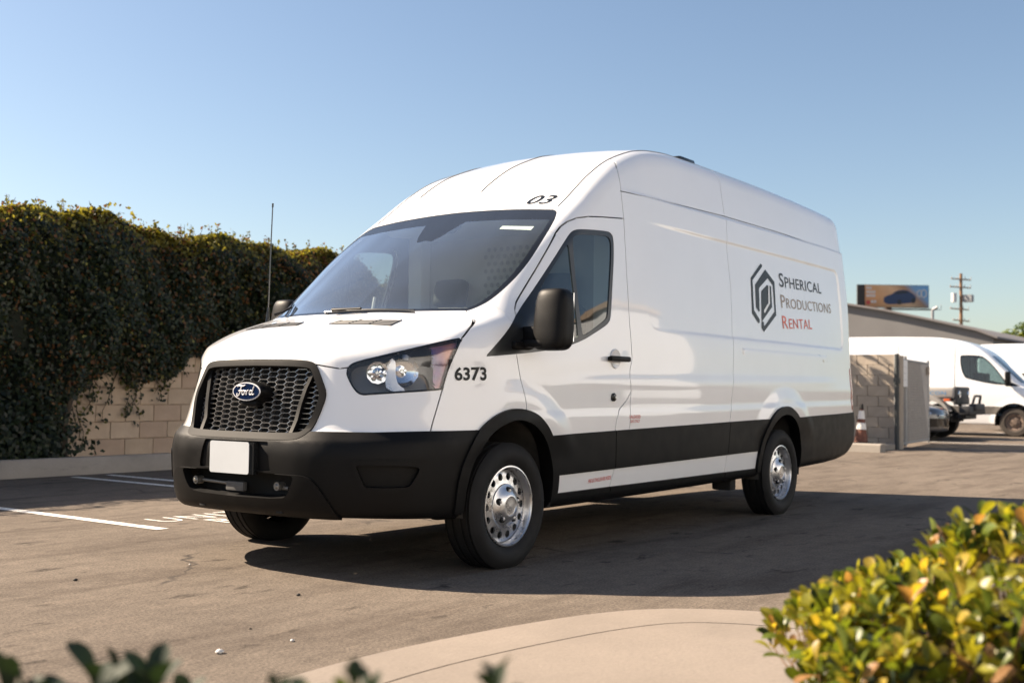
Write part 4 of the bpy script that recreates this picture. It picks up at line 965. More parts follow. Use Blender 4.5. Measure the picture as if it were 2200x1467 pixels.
IVM=[leafmat('ivy_dark',(.008,.016,.006)),leafmat('ivy_green',(.018,.030,.008)),leafmat('ivy_olive',(.085,.085,.016),.5),leafmat('ivy_rust',(.13,.058,.016),.45),leafmat('ivy_pale',(.20,.20,.06)),leafmat('ivy_sunlit_lime',(.17,.155,.028),.5)]
def ivtop(x): return np.interp(x,[-12,0,1.55,2.2,3.0,3.6,4.4,5.2,6.4,6.8,7.3,9,14],[2.75,2.85,2.93,2.90,2.92,2.85,2.83,2.86,2.88,2.80,2.58,2.55,2.55])+.05*np.sin(3.1*x)+.035*np.sin(7.3*x+1)
def ivlow(x): return np.interp(x,[-12,1.8,2.15,2.25,2.6,2.9,3.4,4.0,4.6,5.2,6,8,14],[.15,.15,.2,.70,.95,1.00,1.08,1.15,1.45,1.60,1.5,1.5,1.4])+.10*np.sin(5*x)+.06*np.sin(11*x+.7)
def ivy(n):
    x=RNG.uniform(-7,11,n); x=np.where(RNG.random(n)<.75,RNG.uniform(1.0,8.5,n),x)
    t=RNG.random(n); zt=ivtop(x); zl=ivlow(x); z=zl+(zt-zl)*t**.85
    bul=.30+.12*np.sin(2.1*x+1.3*z)+.10*np.sin(4.7*x-2.2*z)+.05*np.sin(11*x+7*z)
    prof=np.clip((z-zl)/.5,0,1)**.6*np.where(z>zt-.35,np.sqrt(np.clip((zt-z)/.35,0,1)),1)
    y=WALLY-.02-bul*prof-np.abs(RNG.normal(0,.05,n)); k=RNG.random(n)<.30
    z=np.where(k,zt-np.abs(RNG.normal(0,.07,n)),z); y=np.where(k,WALLY+RNG.uniform(-.25,.45,n),y)
    sp=RNG.random(n)<.004; z=np.where(sp,zt+RNG.uniform(0,.02,n),z)
    Nn=np.stack([RNG.normal(0,.5,n),np.where(k,RNG.normal(-.2,.5,n),-1+RNG.normal(0,.45,n)),np.where(k,1,.35)+RNG.normal(0,.45,n)],1)
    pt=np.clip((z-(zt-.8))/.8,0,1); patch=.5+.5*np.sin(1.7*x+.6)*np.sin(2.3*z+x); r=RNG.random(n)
    mi=np.where(r<.05+.13*patch**3+.5*pt**1.5*patch,3,np.where(r<.12+.62*pt**2,2,np.where(r<.55,1,0))); mi=np.where(RNG.random(n)<.015,4,mi); mi=np.where((z>zt-.20)&(RNG.random(n)<.5),5,mi)  # sunlit top fringe is put into leaf colour by lime and olive leaves
    return np.stack([x,y-6.9,z-.14],1)-np.array([4,0,0]),Nn,RNG.uniform(.018,.036,n),mi
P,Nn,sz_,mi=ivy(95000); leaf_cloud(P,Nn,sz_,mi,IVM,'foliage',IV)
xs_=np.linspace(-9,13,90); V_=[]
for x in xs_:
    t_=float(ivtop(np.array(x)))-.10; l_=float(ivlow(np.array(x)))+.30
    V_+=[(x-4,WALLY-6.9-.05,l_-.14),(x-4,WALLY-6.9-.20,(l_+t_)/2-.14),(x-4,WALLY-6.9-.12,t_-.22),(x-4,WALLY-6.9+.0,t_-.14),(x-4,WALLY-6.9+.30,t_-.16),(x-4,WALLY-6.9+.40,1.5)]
MB().add(V_,[(i*6+k,i*6+k+1,(i+1)*6+k+1,(i+1)*6+k) for i in range(89) for k in range(5)],True).build('light_blocking_mass',mat('ivy_core',(.006,.009,.004),.95,var=.4,vscale=14),IV,fix=False)  # added solid mass that keeps light from passing through the ivy
SHOOT=mat('ivy_shoot',(.10,.07,.03),.8)
for k in range(75):
    x=random.uniform(1.2,8.0); z0=float(ivtop(np.array(x)))-.05; hh=random.uniform(.08,.26); yy=WALLY-6.9+random.uniform(-.1,.3); lean=random.uniform(-.08,.08)
    pts=[(x-4+lean*t,yy,z0-.14+hh*t) for t in (0,.35,.7,1)]; MB().tube(pts,[.005,.004,.003,.002],4).build('shoot',SHOOT,IV)
    n=int(40*hh)+4; t_=RNG.random(n); q=np.stack([x-4+lean*t_,np.full(n,yy),z0-.14+hh*t_],1)+RNG.normal(0,.018,(n,3)); leaf_cloud(q,RNG.normal(size=(n,3))+np.array([0,-.5,.5]),RNG.uniform(.016,.03,n),RNG.choice([2,3,5],n),IVM,'shoot_leaves',IV)
STEM=mat('ivy_stem',(.06,.045,.03),.9,var=.2)
for k in range(48):
    x=random.uniform(1.9,4.9); z0=float(ivlow(np.array(x)))+.25; ln=random.uniform(.2,.75)*(1 if x<3.8 else .7); pts=[]; xx=x
    for i in range(7):
        pts.append((xx-4,WALLY-6.9-.04-.05*random.random(),z0-ln*i/6-.14)); xx+=random.uniform(-.09,.09)
    if pts[-1][2]<.03: pts=[p for p in pts if p[2]>.02]
    if len(pts)>2: MB().tube(pts,[.009-.001*i for i in range(len(pts))],5).build('vine',STEM,IV)
    n=int(26*ln)+6; q=np.array([pts[random.randrange(len(pts))] for _ in range(n)])+RNG.normal(0,.035,(n,3)); q[:,1]-=.02
    leaf_cloud(q,np.stack([RNG.normal(0,.5,n),-np.ones(n),RNG.normal(.3,.4,n)],1),RNG.uniform(.02,.036,n),RNG.integers(0,3,n),IVM,'vine_leaves',IV)
MB().tube([(-1.75,-.15,0),(-1.72,-.12,.4),(-1.6,-.1,.9),(-1.3,-.05,1.4)],[.05,.04,.035,.02],8).build('stem',STEM,IV)
n=2600; q=np.stack([RNG.normal(1.75,.30,n),RNG.uniform(6.55,6.95,n),np.abs(RNG.normal(.15,.28,n))+.15],1); q=q[q[:,2]<.95]; n=len(q)
SH=thing('ground_shrub','low dark shrub at the foot of the ivy wall, beside the kerb','shrub',(1.75,6.75,.14)); leaf_cloud(q-np.array([1.75,6.75,.14]),np.stack([RNG.normal(0,.5,n),-np.ones(n),RNG.normal(.5,.4,n)],1),RNG.uniform(.025,.045,n),RNG.integers(0,2,n),IVM,'foliage',SH); MB().tube([(0,0,0),(.05,.05,.3)],.03,6).build('stem',STEM,SH)
# ------------------------------------------------------------------ right: low wall, kerb, gate, cone
RW=thing('low_block_wall','short grey-tan block wall behind the van, ending at the gate post','wall',(16.2,1.95,0))
MB().box((.11,1.6,.86),(.19,3.2,1.72)).build('wall_core',mat('mortar_grey',(.345,.295,.24),.95,var=.1),RW)
BG=[mat('block_grey_%s'%n,c,.92,var=.10,vscale=4,bump=.3,bscale=40) for n,c in (('a',(.37,.315,.255)),('b',(.35,.30,.245)),('c',(.39,.33,.265)))]; bgm=[]
for m in BG:
    q=MB().bbox((0,0,0),(.03,.390,.190),.005,None,1); me=mesh('block',q.V,q.F); me.materials.append(m); bgm.append(me)
for r in range(9):
    for i in range(7):
        y=.2+i*.4+(.2 if r%2 else 0)
        if y>2.9: continue
        obj('block',bgm[int(RNG.integers(0,3))],None,RW,(.004,y,.095+r*.194))
    if r%2: 
        q=obj('block',bgm[int(RNG.integers(0,3))],None,RW,(.004,.1,.095+r*.194)); q.scale=(1,.49,1)
mb=MB(); mb.prism([(14.55,0),(14.57,.12),(14.60,.14),(14.85,.14),(14.85,0)],2.6,lambda a,b,c:(a,1.78+c,b)); struct(mb.build('kerb',KERBC))
struct(sheet('wall_bed',[(14.85,1.95),(16.2,1.95),(16.2,4.4),(14.85,4.4)],.10,KERBC,.1))
CN=thing('traffic_cone','dirty traffic cone with two white bands leaning by the low block wall','cone',(15.45,2.42,.10)); CN.rotation_euler=(0,.05,0)
ORG=mat('cone_orange',(.14,.05,.03),.7,var=.3,vscale=12); CWH=mat('cone_white',(.75,.72,.68),.5)
MB().bbox((0,0,.015),(.34,.34,.03),.01).build('base',DARK,CN); cr=lambda z:.125-.1*z/.72
MB().lathe([(cr(z),z) for z in (.03,.2,.4,.55,.62)],24,'z').build('body',ORG,CN); MB().lathe([(cr(.62),.62),(cr(.72),.72),(.0005,.722)],24,'z').build('tip',DARK,CN)
for a,b in ((.26,.38),(.45,.60)): MB().lathe([(cr(a)+.004,a),(cr(b)+.004,b)],24,'z').build('band',CWH,CN)
GT=thing('chain_link_gate','grey slatted chain-link gate standing open beside the low block wall','gate',(16.0,1.98,0)); GD=Vector((3.7,.42,0)); GA=math.atan2(GD.y,GD.x); GT.rotation_euler=(0,0,GA)
GALV=mat('galvanised',(.30,.30,.30),.5,metal=.5,var=.1); SLAT=mat('privacy_slat',(.38,.35,.32),.7,var=.1,vscale=30)
for x in (.05,.95,1.0,3.4): MB().tube([(x,0,0.02),(x,0,1.72)],.026,10).build('post',GALV,GT)
for z in (.08,1.66): MB().tube([(.05,0,z),(3.4,0,z)],.02,8).build('rail',GALV,GT)
mb=MB()
for i in range(69):
    x=.08+i*.048; mb.box((x,.0,.87),(.040,.004,1.54),Matrix.Rotation(.12 if i%2 else -.12,3,'Z'))
o=mb.build('slats',SLAT,GT); o['kind']='stuff'
mb=MB()
for i in range(55):
    x=.08+i*.06; mb.tube([(x,-.015,.1),(min(x+.9,3.38),-.015,.1+min(.9,3.38-x)*1.72)],.0025,4,False)
    mb.tube([(x,-.017,.1+.0),(max(x-.9,.08),-.017,.1+min(.9,x-.08)*1.72)],.0025,4,False)
o=mb.build('wire_mesh',GALV,GT); o['kind']='stuff'
sg_=MB().box((.62,-.035,1.40),(.74,.006,.50)).build('sign',mat('sign_white',(.72,.71,.69),.6),GT)
for k in range(3): MB().box((.62,-.040,1.28+.12*k),(.48,.003,.008)).build('sign_rule',mat('sign_grey',(.4,.4,.4),.6),sg_)
MB().box((3.2,-.035,1.50),(.30,.01,.16)).build('name_plate',mat('brown_plate',(.16,.11,.07),.6),GT)
PO=tag(MB().tube([(15.95,1.93,0),(15.95,1.93,1.74)],.04,12).tube([(15.95,1.93,1.2),(15.95,1.93,1.3)],.06,12).build('gate_post',mat('dark_post',(.035,.04,.04),.6)),'dark steel post between the low block wall and the gate','post')
# ------------------------------------------------------------------ building behind the photographer (mirrored in the van windows)
BD=thing('stucco_building','long beige stucco building behind the photographer, seen mirrored in the van side','building',(3,-16.5,0))
STU=mat('stucco',(.60,.64,.69),.9,var=.06,vscale=2,bump=.3,bscale=30)
MB().box((0,-4,3.7),(60,8,7.4)).build('wall',STU,BD); MB().box((0,-4,7.52),(60.4,8.4,.24)).build('roof',mat('parapet',(.35,.28,.22),.9),BD)
for k in range(5):
    wn=MB().box((-22+k*9.5,.02,2.0),(2.2,.06,1.4)).build('window',mat('window_dark',(.03,.035,.04),.1),BD); MB().box((-22+k*9.5,.04,1.27),(2.4,.12,.08)).build('sill',STU,wn)
MB().box((6,.02,1.05),(1.0,.06,2.1)).build('door',mat('door_brown',(.12,.07,.04),.6),BD)
HG=thing('far_hedge','dark clipped hedge along the stucco building','hedge',(3,-15.4,0)); n=5000
q=np.stack([RNG.uniform(-22,22,n),RNG.uniform(-.5,.5,n),RNG.uniform(.05,1.5,n)+.1*np.sin(RNG.uniform(0,60,n))],1); leaf_cloud(q,RNG.normal(size=(n,3)),RNG.uniform(.10,.2,n),RNG.integers(0,3,n),IVM,'foliage',HG)
MB().box((0,0,.7),(44,.7,1.3)).build('stems',mat('hedge_core',(.02,.03,.012),.95),HG)
# ------------------------------------------------------------------ parked vehicles at the right
S_ZT=spl([-1.6,-1.0,-.92,-.7,-.4,-.25,0,.3,.55,.8,1.1,1.5,2.0,4,5,5.4],[.85,.95,1.00,1.12,1.23,1.32,1.56,1.84,2.06,2.23,2.37,2.47,2.52,2.55,2.53,2.4])
S_W=spl([.1,.3,.6,1.0,1.3,1.8,2.2,2.5,2.7],[.92,.96,.985,.99,.98,.93,.88,.82,.78])
def body_s(P,detail=True):
    x,y,z=P[...,0],P[...,1],P[...,2]; a=np.abs(y)
    xp=x-.32*np.clip(a/.95,0,1.4)**3*(1-.55*ss(.9,1.6,z))
    f=smax(-.98-xp,(z-ev(S_ZT,xp))*.8,.12)
    w=ev(S_W,z)-.05*np.clip((-.2-x)/.8,0,2)**1.5
    w=w-.010*(1-ss(-.03,.0,rrect(x,z,1.55,2.75,1.25,2.05,.12)))-.010*(1-ss(-.03,.0,rrect(x,z,2.95,4.9,1.25,2.05,.12)))+.02*(1-ss(.42,.60,np.hypot(x,z-.36)))+.02*(1-ss(.42,.60,np.hypot(x-3.66,z-.36)))
    f=smax(f,a-w,.11); f=smax(f,x-4.95,.12); return smax(f,.28-z,.05)
def numgrad(fn,P,h=.004):
    g=np.empty(P.shape)
    for i in range(3):
        d=np.zeros(3); d[i]=h; g[...,i]=(fn(P+d)-fn(P-d))/(2*h)
    return g
def skin_of(fn,lo,hi,h):
    V,F=surface_net(fn,lo,hi,h,band=.3)
    def sn(V,n):
        for _ in range(n):
            g=numgrad(fn,V); V=V-(fn(V)/np.maximum((g*g).sum(-1),1e-3))[:,None]*g
        return V
    S_=Skin(sn(V,3),F); S_.snap=sn; S_.fn=fn; return S_
def emit(S_,name,labs,m,parent,off=0.,skirt=.02):
    mk=np.isin(S_.L,labs)
    if not mk.any(): return
    V=S_.snap(S_.V,1); N=numgrad(S_.fn,V); N/=np.maximum(np.linalg.norm(N,axis=1),1e-9)[:,None]
    return obj(name,skin_mesh(name,V+N*off,N,S_.F[mk],skirt,0),m,parent)
def emit_side(S_,name,lab,m,parent,s_):
    c_=S_.V[S_.F].mean(1)[:,1]; keep=S_.L.copy(); S_.L=np.where((S_.L==lab)&(c_*s_>0),777,S_.L); emit(S_,name,[777],m,parent,-.008,0); S_.L=keep
def simple_wheel(parent,x,y,z,R,rr,wd,s,rimm,tm=None):
    w_=empty('wheel',(x,y,z),0,parent)
    MB().lathe([(rr,s*wd*.40),(rr*1.12,s*wd*.5),(R*.93,s*wd*.48),(R,s*wd*.36),(R,-s*wd*.36),(R*.93,-s*wd*.48),(rr,-s*wd*.4)],36,'y').build('tyre',tm or RUBBER,w_)
    MB().lathe([(rr,s*wd*.40),(rr*.93,s*wd*.42),(rr*.9,s*wd*.30),(rr*.62,s*wd*.22),(rr*.55,s*wd*.34),(rr*.30,s*wd*.36),(rr*.28,s*wd*.44),(.0005,s*wd*.45)],36,'y').build('rim',rimm,w_)
    for k in range(5):
        a=2*math.pi*k/5; MB().tube([(rr*.43*math.cos(a),s*wd*.33,rr*.43*math.sin(a)),(rr*.43*math.cos(a),s*wd*.42,rr*.43*math.sin(a))],.014,6).build('nut',DARK,w_)
SPG=glass('parked_van_glass',(.35,.45,.45),alpha=.05); DIRTY=mat('grey_cladding',(.11,.10,.09),.7,var=.1); STEELB=mat('rusty_steel',(.20,.15,.12),.6,metal=.4,var=.2,vscale=20)
def parked_van(label,loc,rz):
    r_=thing('parked_van',label,'van',loc,rz,'white vans parked at the right edge')
    S_=skin_of(body_s,(-1.2,-1.15,.2),(5.1,1.15,2.65),.05)
    A=lambda P:np.abs(P[:,1]); mx=np.maximum; xz=lambda P:P[:,[0,2]]; az=lambda P:np.stack([np.abs(P[:,1]),P[:,2]],1)
    for cx in (0,3.66): S_.cut(lambda P:mx(np.hypot(P[:,0]-cx,np.maximum(P[:,2]-.38,0))-.42,.5-A(P)),1,[0])
    for cx in (0,3.66): S_.cut(lambda P:mx(np.hypot(P[:,0]-cx,np.maximum(P[:,2]-.38,0))-.455,.5-A(P)),6,[0])
    S_.cut(lambda P:mx(mx(poly_sd(az(P),chaikin([(-.6,2.06),(.6,2.05),(.74,2.0),(.80,1.6),(.78,1.40),(.68,1.32),(-.6,1.32)],2)),P[:,0]-.75),1.2-P[:,2]),2,[0])
    win=chaikin([(.16,1.34),(.50,1.80),(.72,2.0),(.85,2.04),(1.25,2.05),(1.30,2.02),(1.27,1.7),(1.18,1.48),(1.12,1.44),(.55,1.31),(.2,1.28)],2)
    S_.cut(lambda P:mx(poly_sd(xz(P),win),.6-A(P)),4,[0]); S_.cut(lambda P:mx(mx(poly_sd(xz(P),win)+.03,.6-A(P)),np.where(np.abs(P[:,0]-.60)<.03,1.,-1.)*.0-1+0*P[:,0]) if False else mx(poly_sd(xz(P),win)+.03,.6-A(P)),3,[4])
    S_.cut(lambda P:mx(poly_sd(xz(P),[(-.15,1.26),(.22,1.25),(.22,1.42)]),.6-A(P)),4,[0])
    S_.cut(lambda P:mx(np.abs(P[:,2]-.655)-.095,-.2-P[:,0]),5,[0]); S_.cut(lambda P:mx(P[:,2]-.72,P[:,0]+.42),5,[0])
    b_=emit(S_,'body',[0],PAINT,r_); emit(S_,'windscreen',[2],SPG,r_,-.004,0); [emit_side(S_,'window',3,SPG,r_,s_) for s_ in (-1,1)]; emit(S_,'window_trim',[4],GLOSSBLACK,r_,-.002); emit(S_,'cladding',[5],DIRTY,r_,.008); emit(S_,'arch_trim',[6],PLASTIC,r_,.01,.06)
    for cx in (0,3.66):
        for s in (-1,1): simple_wheel(r_,cx,s*.86,.36,.36,.215,.235,s,STEELB,mat('dusty_tyre',(.06,.05,.042),.9,var=.2))
    for s in (-1,1):
        mb=MB(); mb.bbox((.12,s*1.12,1.45),(.12,.20,.34),.04,None,3); mb.build('wing_mirror',PLASTIC,r_); MB().box((.10,s*1.0,1.33),(.10,.16,.05)).build('mirror_arm',PLASTIC,r_)
        MB().bbox((1.28,s*1.0,1.16),(.22,.03,.035),.012).build('door_handle',PLASTIC,r_)
        for xg in (1.42,2.85): 
            zz=np.linspace(.35,2.3,20); MB().tube([(xg,s*(float(ev(S_W,np.array(z)))+.001),float(z)) for z in zz],.006,4).build('panel_gap',mat('gap_grey',(.2,.2,.2),.8),r_)
    MB().box((1.9,0,.40),(5.6,1.5,.2)).build('chassis',DARK,r_); MB().box((.95,.45,1.15),(.16,.45,.9)).build('seat',CABDARK,r_); MB().box((.95,-.45,1.15),(.16,.45,.9)).build('seat',CABDARK,r_); MB().box((1.45,0,1.3),(.03,1.6,1.7)).build('bulkhead',CABGREY,r_)
    return r_
VR=math.radians(93)
parked_van('white cargo van in profile behind the silver off-roader, its roof at the grey building',(26.35,2.05,0),VR)
PV2=[o for o in bpy.data.objects if o.name=='parked_van'][0]
def copy_tree(o,parent=None):
    c_=o.copy(); COL.objects.link(c_); c_.parent=parent
    for ch in list(o.children): copy_tree(ch,c_)
    return c_
v2=copy_tree(PV2); v2.location=(31.6,-.75,.0); v2['label']='white van cut off by the right edge, behind the other parked van'
# off-roader -------------------------------------------------------------
JP=thing('off_roader','silver off-roader with black bumper and fat tyre, half hidden by the gate','car',(22.9,3.30,0),math.radians(92))
JS=mat('silver_tan',(.32,.30,.275),.35,coat=.6,var=.03); JB=mat('off_road_black',(.025,.026,.028),.6,var=.1)
# local: front toward -x
mb=MB(); bd=MB(); bd.bbox((1.5,0,.98),(2.1,1.45,.52),.06,None,3); bd.build('body',JS,JP)
hd=MB(); hd.bbox((-.02,0,1.06),(1.30,1.30,.26),.06,None,3); hdo=hd.build('hood',JS,JP)
for s in (-1,1): MB().bbox((.28,s*.2,1.20),(.30,.22,.03),.012).build('hood_vent',JB,hdo)
MB().bbox((.95,0,1.42),(.05,1.36,.50),.02,Matrix.Rotation(-.35,3,'Y')).build('windscreen',SPG,JP); MB().bbox((1.75,0,1.72),(1.5,1.36,.10),.04).build('roof',JB,JP)
MB().box((1.1,.68,1.45),(.08,.05,.55)).build('pillar',JS,JP); MB().box((1.1,-.68,1.45),(.08,.05,.55)).build('pillar',JS,JP)
MB().bbox((-.68,0,1.00),(.10,1.25,.42),.04).build('grille',JB,JP)
for s in (-1,1):
    mb=MB(); pts=[]
    for i in range(13):
        a=math.radians(5+165*i/12); pts.append((-.02+.60*math.cos(a)*1.0,.58+.42*math.sin(a)))
    P0=[(x,z) for x,z in pts]; P1=[(x*.93,.56+(z-.58)*.84) for x,z in pts][::-1]
    V_=[]; n=len(P0)
    for yy in (s*.62,s*.98): V_+=[(x,yy,z) for x,z in P0]+[(x,yy,z) for x,z in P1[::-1]]
    F_=[]
    for i in range(n-1): F_+=[(i,i+1,2*n+i+1,2*n+i),(n+i,3*n+i,3*n+i+1,n+i+1),(2*n+i,2*n+i+1,3*n+i+1,3*n+i),(i,n+i,n+i+1,i+1)]
    mb.add(V_,F_,True); mb.build('fender_flare',JS,JP)
    simple_wheel(JP,-.02,s*.82,.41,.41,.22,.27,s,mat('alloy_dark',(.16,.15,.14),.4,metal=.7)); simple_wheel(JP,2.55,s*.82,.41,.41,.22,.27,s,mat('alloy_dark',(.16,.15,.14),.4,metal=.7))
    MB().bbox((-.56,s*.86,.90),(.14,.10,.06),.015).build('turn_signal',mat('amber_lens',(.55,.10,.02),.2),JP)
    MB().lathe([(.0005,-.76),(.08,-.75),(.09,-.70)],16,'x',(0,s*.46,1.04)).build('headlamp',CHROME,JP)
mb=MB(); mb.bbox((-.92,0,.66),(.26,1.60,.20),.05); mb.bbox((-1.02,0,.74),(.18,.9,.16),.04); mb.bbox((-.80,0,.52),(.2,1.1,.12),.03); mb.build('front_bumper',JB,JP)
MB().tube([(-1.0,-.35,.80),(-1.04,-.30,1.0),(-1.04,.30,1.0),(-1.0,.35,.80)],.03,8).build('bull_bar',JB,JP); MB().bbox((1.0,0,.50),(3.2,1.3,.22),.05).build('chassis',DARK,JP)
V2,F2=text2d('RUBICON',1.,space=1.1); V2=fit2d(V2,-.42,.30,1.02,1.10)
V3=[(-(-x)-.0,.655,z) for x,z in V2]
V3=[(-.12-(x+.06),.655,z) for x,z in V2]   # reads left to right on the right-hand side
obj('hood_lettering',mesh('hood_lettering',V3,F2),mat('blue_decal',(.05,.22,.45),.5),JP)
# dark saloon nose -------------------------------------------------------
SD_ZT=spl([-1.2,-.95,-.85,-.5,0,.4,.8,1.4,2.2],[.50,.62,.70,.80,.88,.94,1.05,1.40,1.45])
def body_c(P,detail=True):
    x,y,z=P[...,0],P[...,1],P[...,2]; a=np.abs(y); xp=x-.35*np.clip(a/.85,0,1.4)**3
    f=smax(-.93-xp+.10*np.abs(z-.5),(z-ev(SD_ZT,xp))*.9,.10); f=smax(f,a-(.90-.12*np.clip(z-.6,0,1)),.10); f=smax(f,x-3.6,.2); return smax(f,.20-z,.06)
SC=thing('dark_saloon','dark grey saloon car nose showing past the open gate','car',(21.2,3.42,0),math.radians(92))
S_=skin_of(body_c,(-1.15,-1.0,.12),(3.8,1.0,1.6),.045); A=lambda P:np.abs(P[:,1]); mx=np.maximum
for cx in (0,2.75): S_.cut(lambda P:mx(np.hypot(P[:,0]-cx,np.maximum(P[:,2]-.33,0))-.36,.5-A(P)),1,[0])
S_.cut(lambda P:mx(poly_sd(np.stack([P[:,0]+A(P),P[:,2]],1),[(-.30,.60),(.35,.72),(.55,.70),(.15,.58)]),P[:,0]+.2),2,[0]); S_.cut(lambda P:mx(mx(np.abs(P[:,2]-.40)-.09,P[:,0]+.55),A(P)-.75),3,[0])
S_.cut(lambda P:mx(1.0-P[:,2],np.where(P[:,2]<1.36,-1.,1.)*1.+0),4,[0])
emit(S_,'body',[0],mat('saloon_grey',(.045,.047,.052),.3,coat=1.),SC); emit(S_,'headlamp',[2],mat('lamp_grey',(.45,.46,.48),.12,metal=.6),SC,.002); emit(S_,'intake',[3],GLOSSBLACK,SC,-.01); emit(S_,'glass',[4],SPG,SC,-.004,0)
for cx in (0,2.75):
    for s in (-1,1): simple_wheel(SC,cx,s*.78,.32,.32,.21,.21,s,mat('alloy_silver',(.5,.5,.5),.35,metal=.8))
MB().bbox((-.90,0,.56),(.06,1.0,.03),.012).build('grille_bar',CHROME,SC)
# ------------------------------------------------------------------ distant things
GB=thing('grey_building','plain grey building with a sloping roofline behind the parked vans','building',(40,6,0))
GW=mat('grey_render',(.155,.152,.152),.9,var=.05,vscale=1.,bump=.1)
mb=MB(); mb.prism([(-.05,0),(9,0),(9,5.35),(5.5,4.62),(4.0,4.33),(2.2,3.90),(.5,3.47),(-.05,3.22)],14,lambda a,b,c:(c,a,b)); mb.build('wall',GW,GB)
mb=MB(); mb.prism([(-.25,3.16),(-.25,3.24),(.5,3.55),(2.2,3.98),(4,4.41),(5.5,4.70),(9.2,5.46),(9.2,5.38),(5.5,4.62),(4,4.33),(2.2,3.90),(.5,3.47)],14.4,lambda a,b,c:(c-.2,a,b)); rf=mb.build('roof',mat('roof_grey',(.16,.15,.15),.8),GB)
MB().tube([(3,3.0,4.0),(3,3.0,4.55)],.06,8).tube([(3,3.0,4.55),(3,2.8,4.65)],.06,8).build('vent_pipe',GALV,rf)
MB().box((-.02,8.0,1.1),(.06,1.0,2.2)).build('door',mat('door_grey',(.1,.1,.1),.6),GB)
BB=thing('brown_building','small brown building top with pale pillars beyond the grey roof','building',(67.2,14.8,0)); c0=upd(2025,700,70); c1=upd(2062,712,70)
mb=MB(); mb.box((1.5,0,2.4),(3,2.2,4.8)).build('wall',mat('brown_wall',(.28,.17,.09),.85,var=.1),BB); MB().box((1.5,0,5.0),(3.2,2.0,.5)).build('roof',mat('tan_roof',(.35,.24,.14),.85),BB)
for y in (-.55,-.85): MB().box((-.1,y,4.9),(.2,.16,.75)).build('pillar',mat('pale_pillar',(.6,.52,.42),.8),BB)
# billboard
pA=Vector(upd(1842,610,110)); pB=Vector(upd(1996,618,110)); pC=Vector(upd(1842,660,110)); ux=(pB-pA); ux.z=0; BWd=ux.length; ux.normalize(); BHt=(pA.z-pC.z)*.985
BI=thing('billboard','billboard with a dark blue car on an orange desert print, above the grey roof','billboard',(pC.x,pC.y,0),math.atan2(ux.y,ux.x)); z0=pC.z
PR=mat('billboard_print',(.5,.3,.15),.7); N,L_,b_=NODES(PR); tc=N.new('ShaderNodeTexCoord'); sx=N.new('ShaderNodeSeparateXYZ'); L_.new(tc.outputs['Generated'],sx.inputs[0])
ad=N.new('ShaderNodeMath'); ad.operation='MULTIPLY_ADD'; ad.inputs[1].default_value=.75; L_.new(sx.outputs['X'],ad.inputs[0]); zz_=N.new('ShaderNodeMath'); zz_.operation='MULTIPLY'; zz_.inputs[1].default_value=.28; L_.new(sx.outputs['Z'],zz_.inputs[0]); L_.new(zz_.outputs[0],ad.inputs[2])
c=ramp(N,L_,ad.outputs[0],[(.0,(.50,.22,.11)),(.25,(.75,.38,.17)),(.55,(.80,.50,.28)),(.72,(.45,.27,.17)),(.82,(.22,.40,.62)),(1.,(.18,.42,.72))]); c=mixc(N,L_,.25,c,ramp(N,L_,noise(N,L_,tc.outputs['Object'],1.2,5),[(.3,(.6,.6,.6)),(.7,(1.2,1.2,1.2))]),'MULTIPLY'); L_.new(c,b_.inputs['Base Color'])
MB().box((BWd/2,.12,z0+BHt/2),(BWd,.2,BHt)).build('frame',mat('board_dark',(.05,.045,.04),.8),BI)
MB().box((BWd*.55,.0,z0+BHt/2),(BWd*.885,.04,BHt*.96)).build('print',PR,BI)
BC=mat('print_car_blue',(.035,.06,.13),.5); BG2=mat('print_glass',(.03,.035,.045),.5); BWt=mat('print_white',(.72,.68,.64),.7)
pl2=lambda u_,v_,w_:(BWd*u_,-.025-w_,z0+BHt*v_)
car=chaikin([(.37,.22),(.36,.42),(.41,.52),(.48,.58),(.53,.72),(.60,.78),(.70,.77),(.75,.66),(.80,.56),(.82,.42),(.81,.27),(.72,.20),(.50,.15),(.42,.15)],2)
cr_=MB().prism([tuple(p) for p in car],.01,pl2).build('printed_car',BC,BI); MB().prism([tuple(p) for p in chaikin([(.50,.58),(.55,.70),(.61,.745),(.69,.73),(.72,.65),(.60,.61)],1)],.014,pl2).build('printed_window',BG2,cr_)
for u_,v_ in ((.585,.25),(.78,.32)): MB().prism([(u_+.03*math.cos(t),v_+.12*math.sin(t)) for t in np.linspace(0,6.28,14)[:-1]],.016,pl2).build('printed_wheel',BG2,cr_)
for u_,v_,w2 in ((.125,.80,.10),(.125,.62,.13),(.125,.46,.15),(.19,.20,.10)):
    for k in range(int(w2/.026)): MB().prism([(u_+.026*k,v_),(u_+.026*k+.019,v_),(u_+.026*k+.019,v_+.115),(u_+.026*k,v_+.115)],.012,pl2).build('printed_letter',BWt,BI)
MB().prism([(.15+.028*math.cos(t),.22+.09*math.sin(t)) for t in np.linspace(0,6.28,16)[:-1]],.012,pl2).build('printed_disc',mat('print_red',(.6,.08,.07),.7),BI)
for (u_,r2) in ((.865,.14),(.925,.17)):
    mb=MB(); mb.tube([pl2(u_+r2*.22*math.cos(t),.63+r2*math.sin(t),.01) for t in np.linspace(0,6.28,20)],.05,5,False); mb.build('printed_figure',BWt,BI)
MB().box((BWd/2+.3,-.4,z0-.18),(BWd*1.05,.9,.08)).build('catwalk',mat('board_dark',(.05,.045,.04),.8),BI); MB().tube([(BWd*.45,.5,0),(BWd*.45,.5,z0)],.35,12).build('column',mat('rust_steel',(.12,.07,.05),.8),BI); MB().tube([(BWd+.1,-.5,z0-.18),(BWd+.9,-.7,z0-.2),(BWd+.9,-.7,z0+.3)],.03,5).build('lamp_arm',GALV,BI)
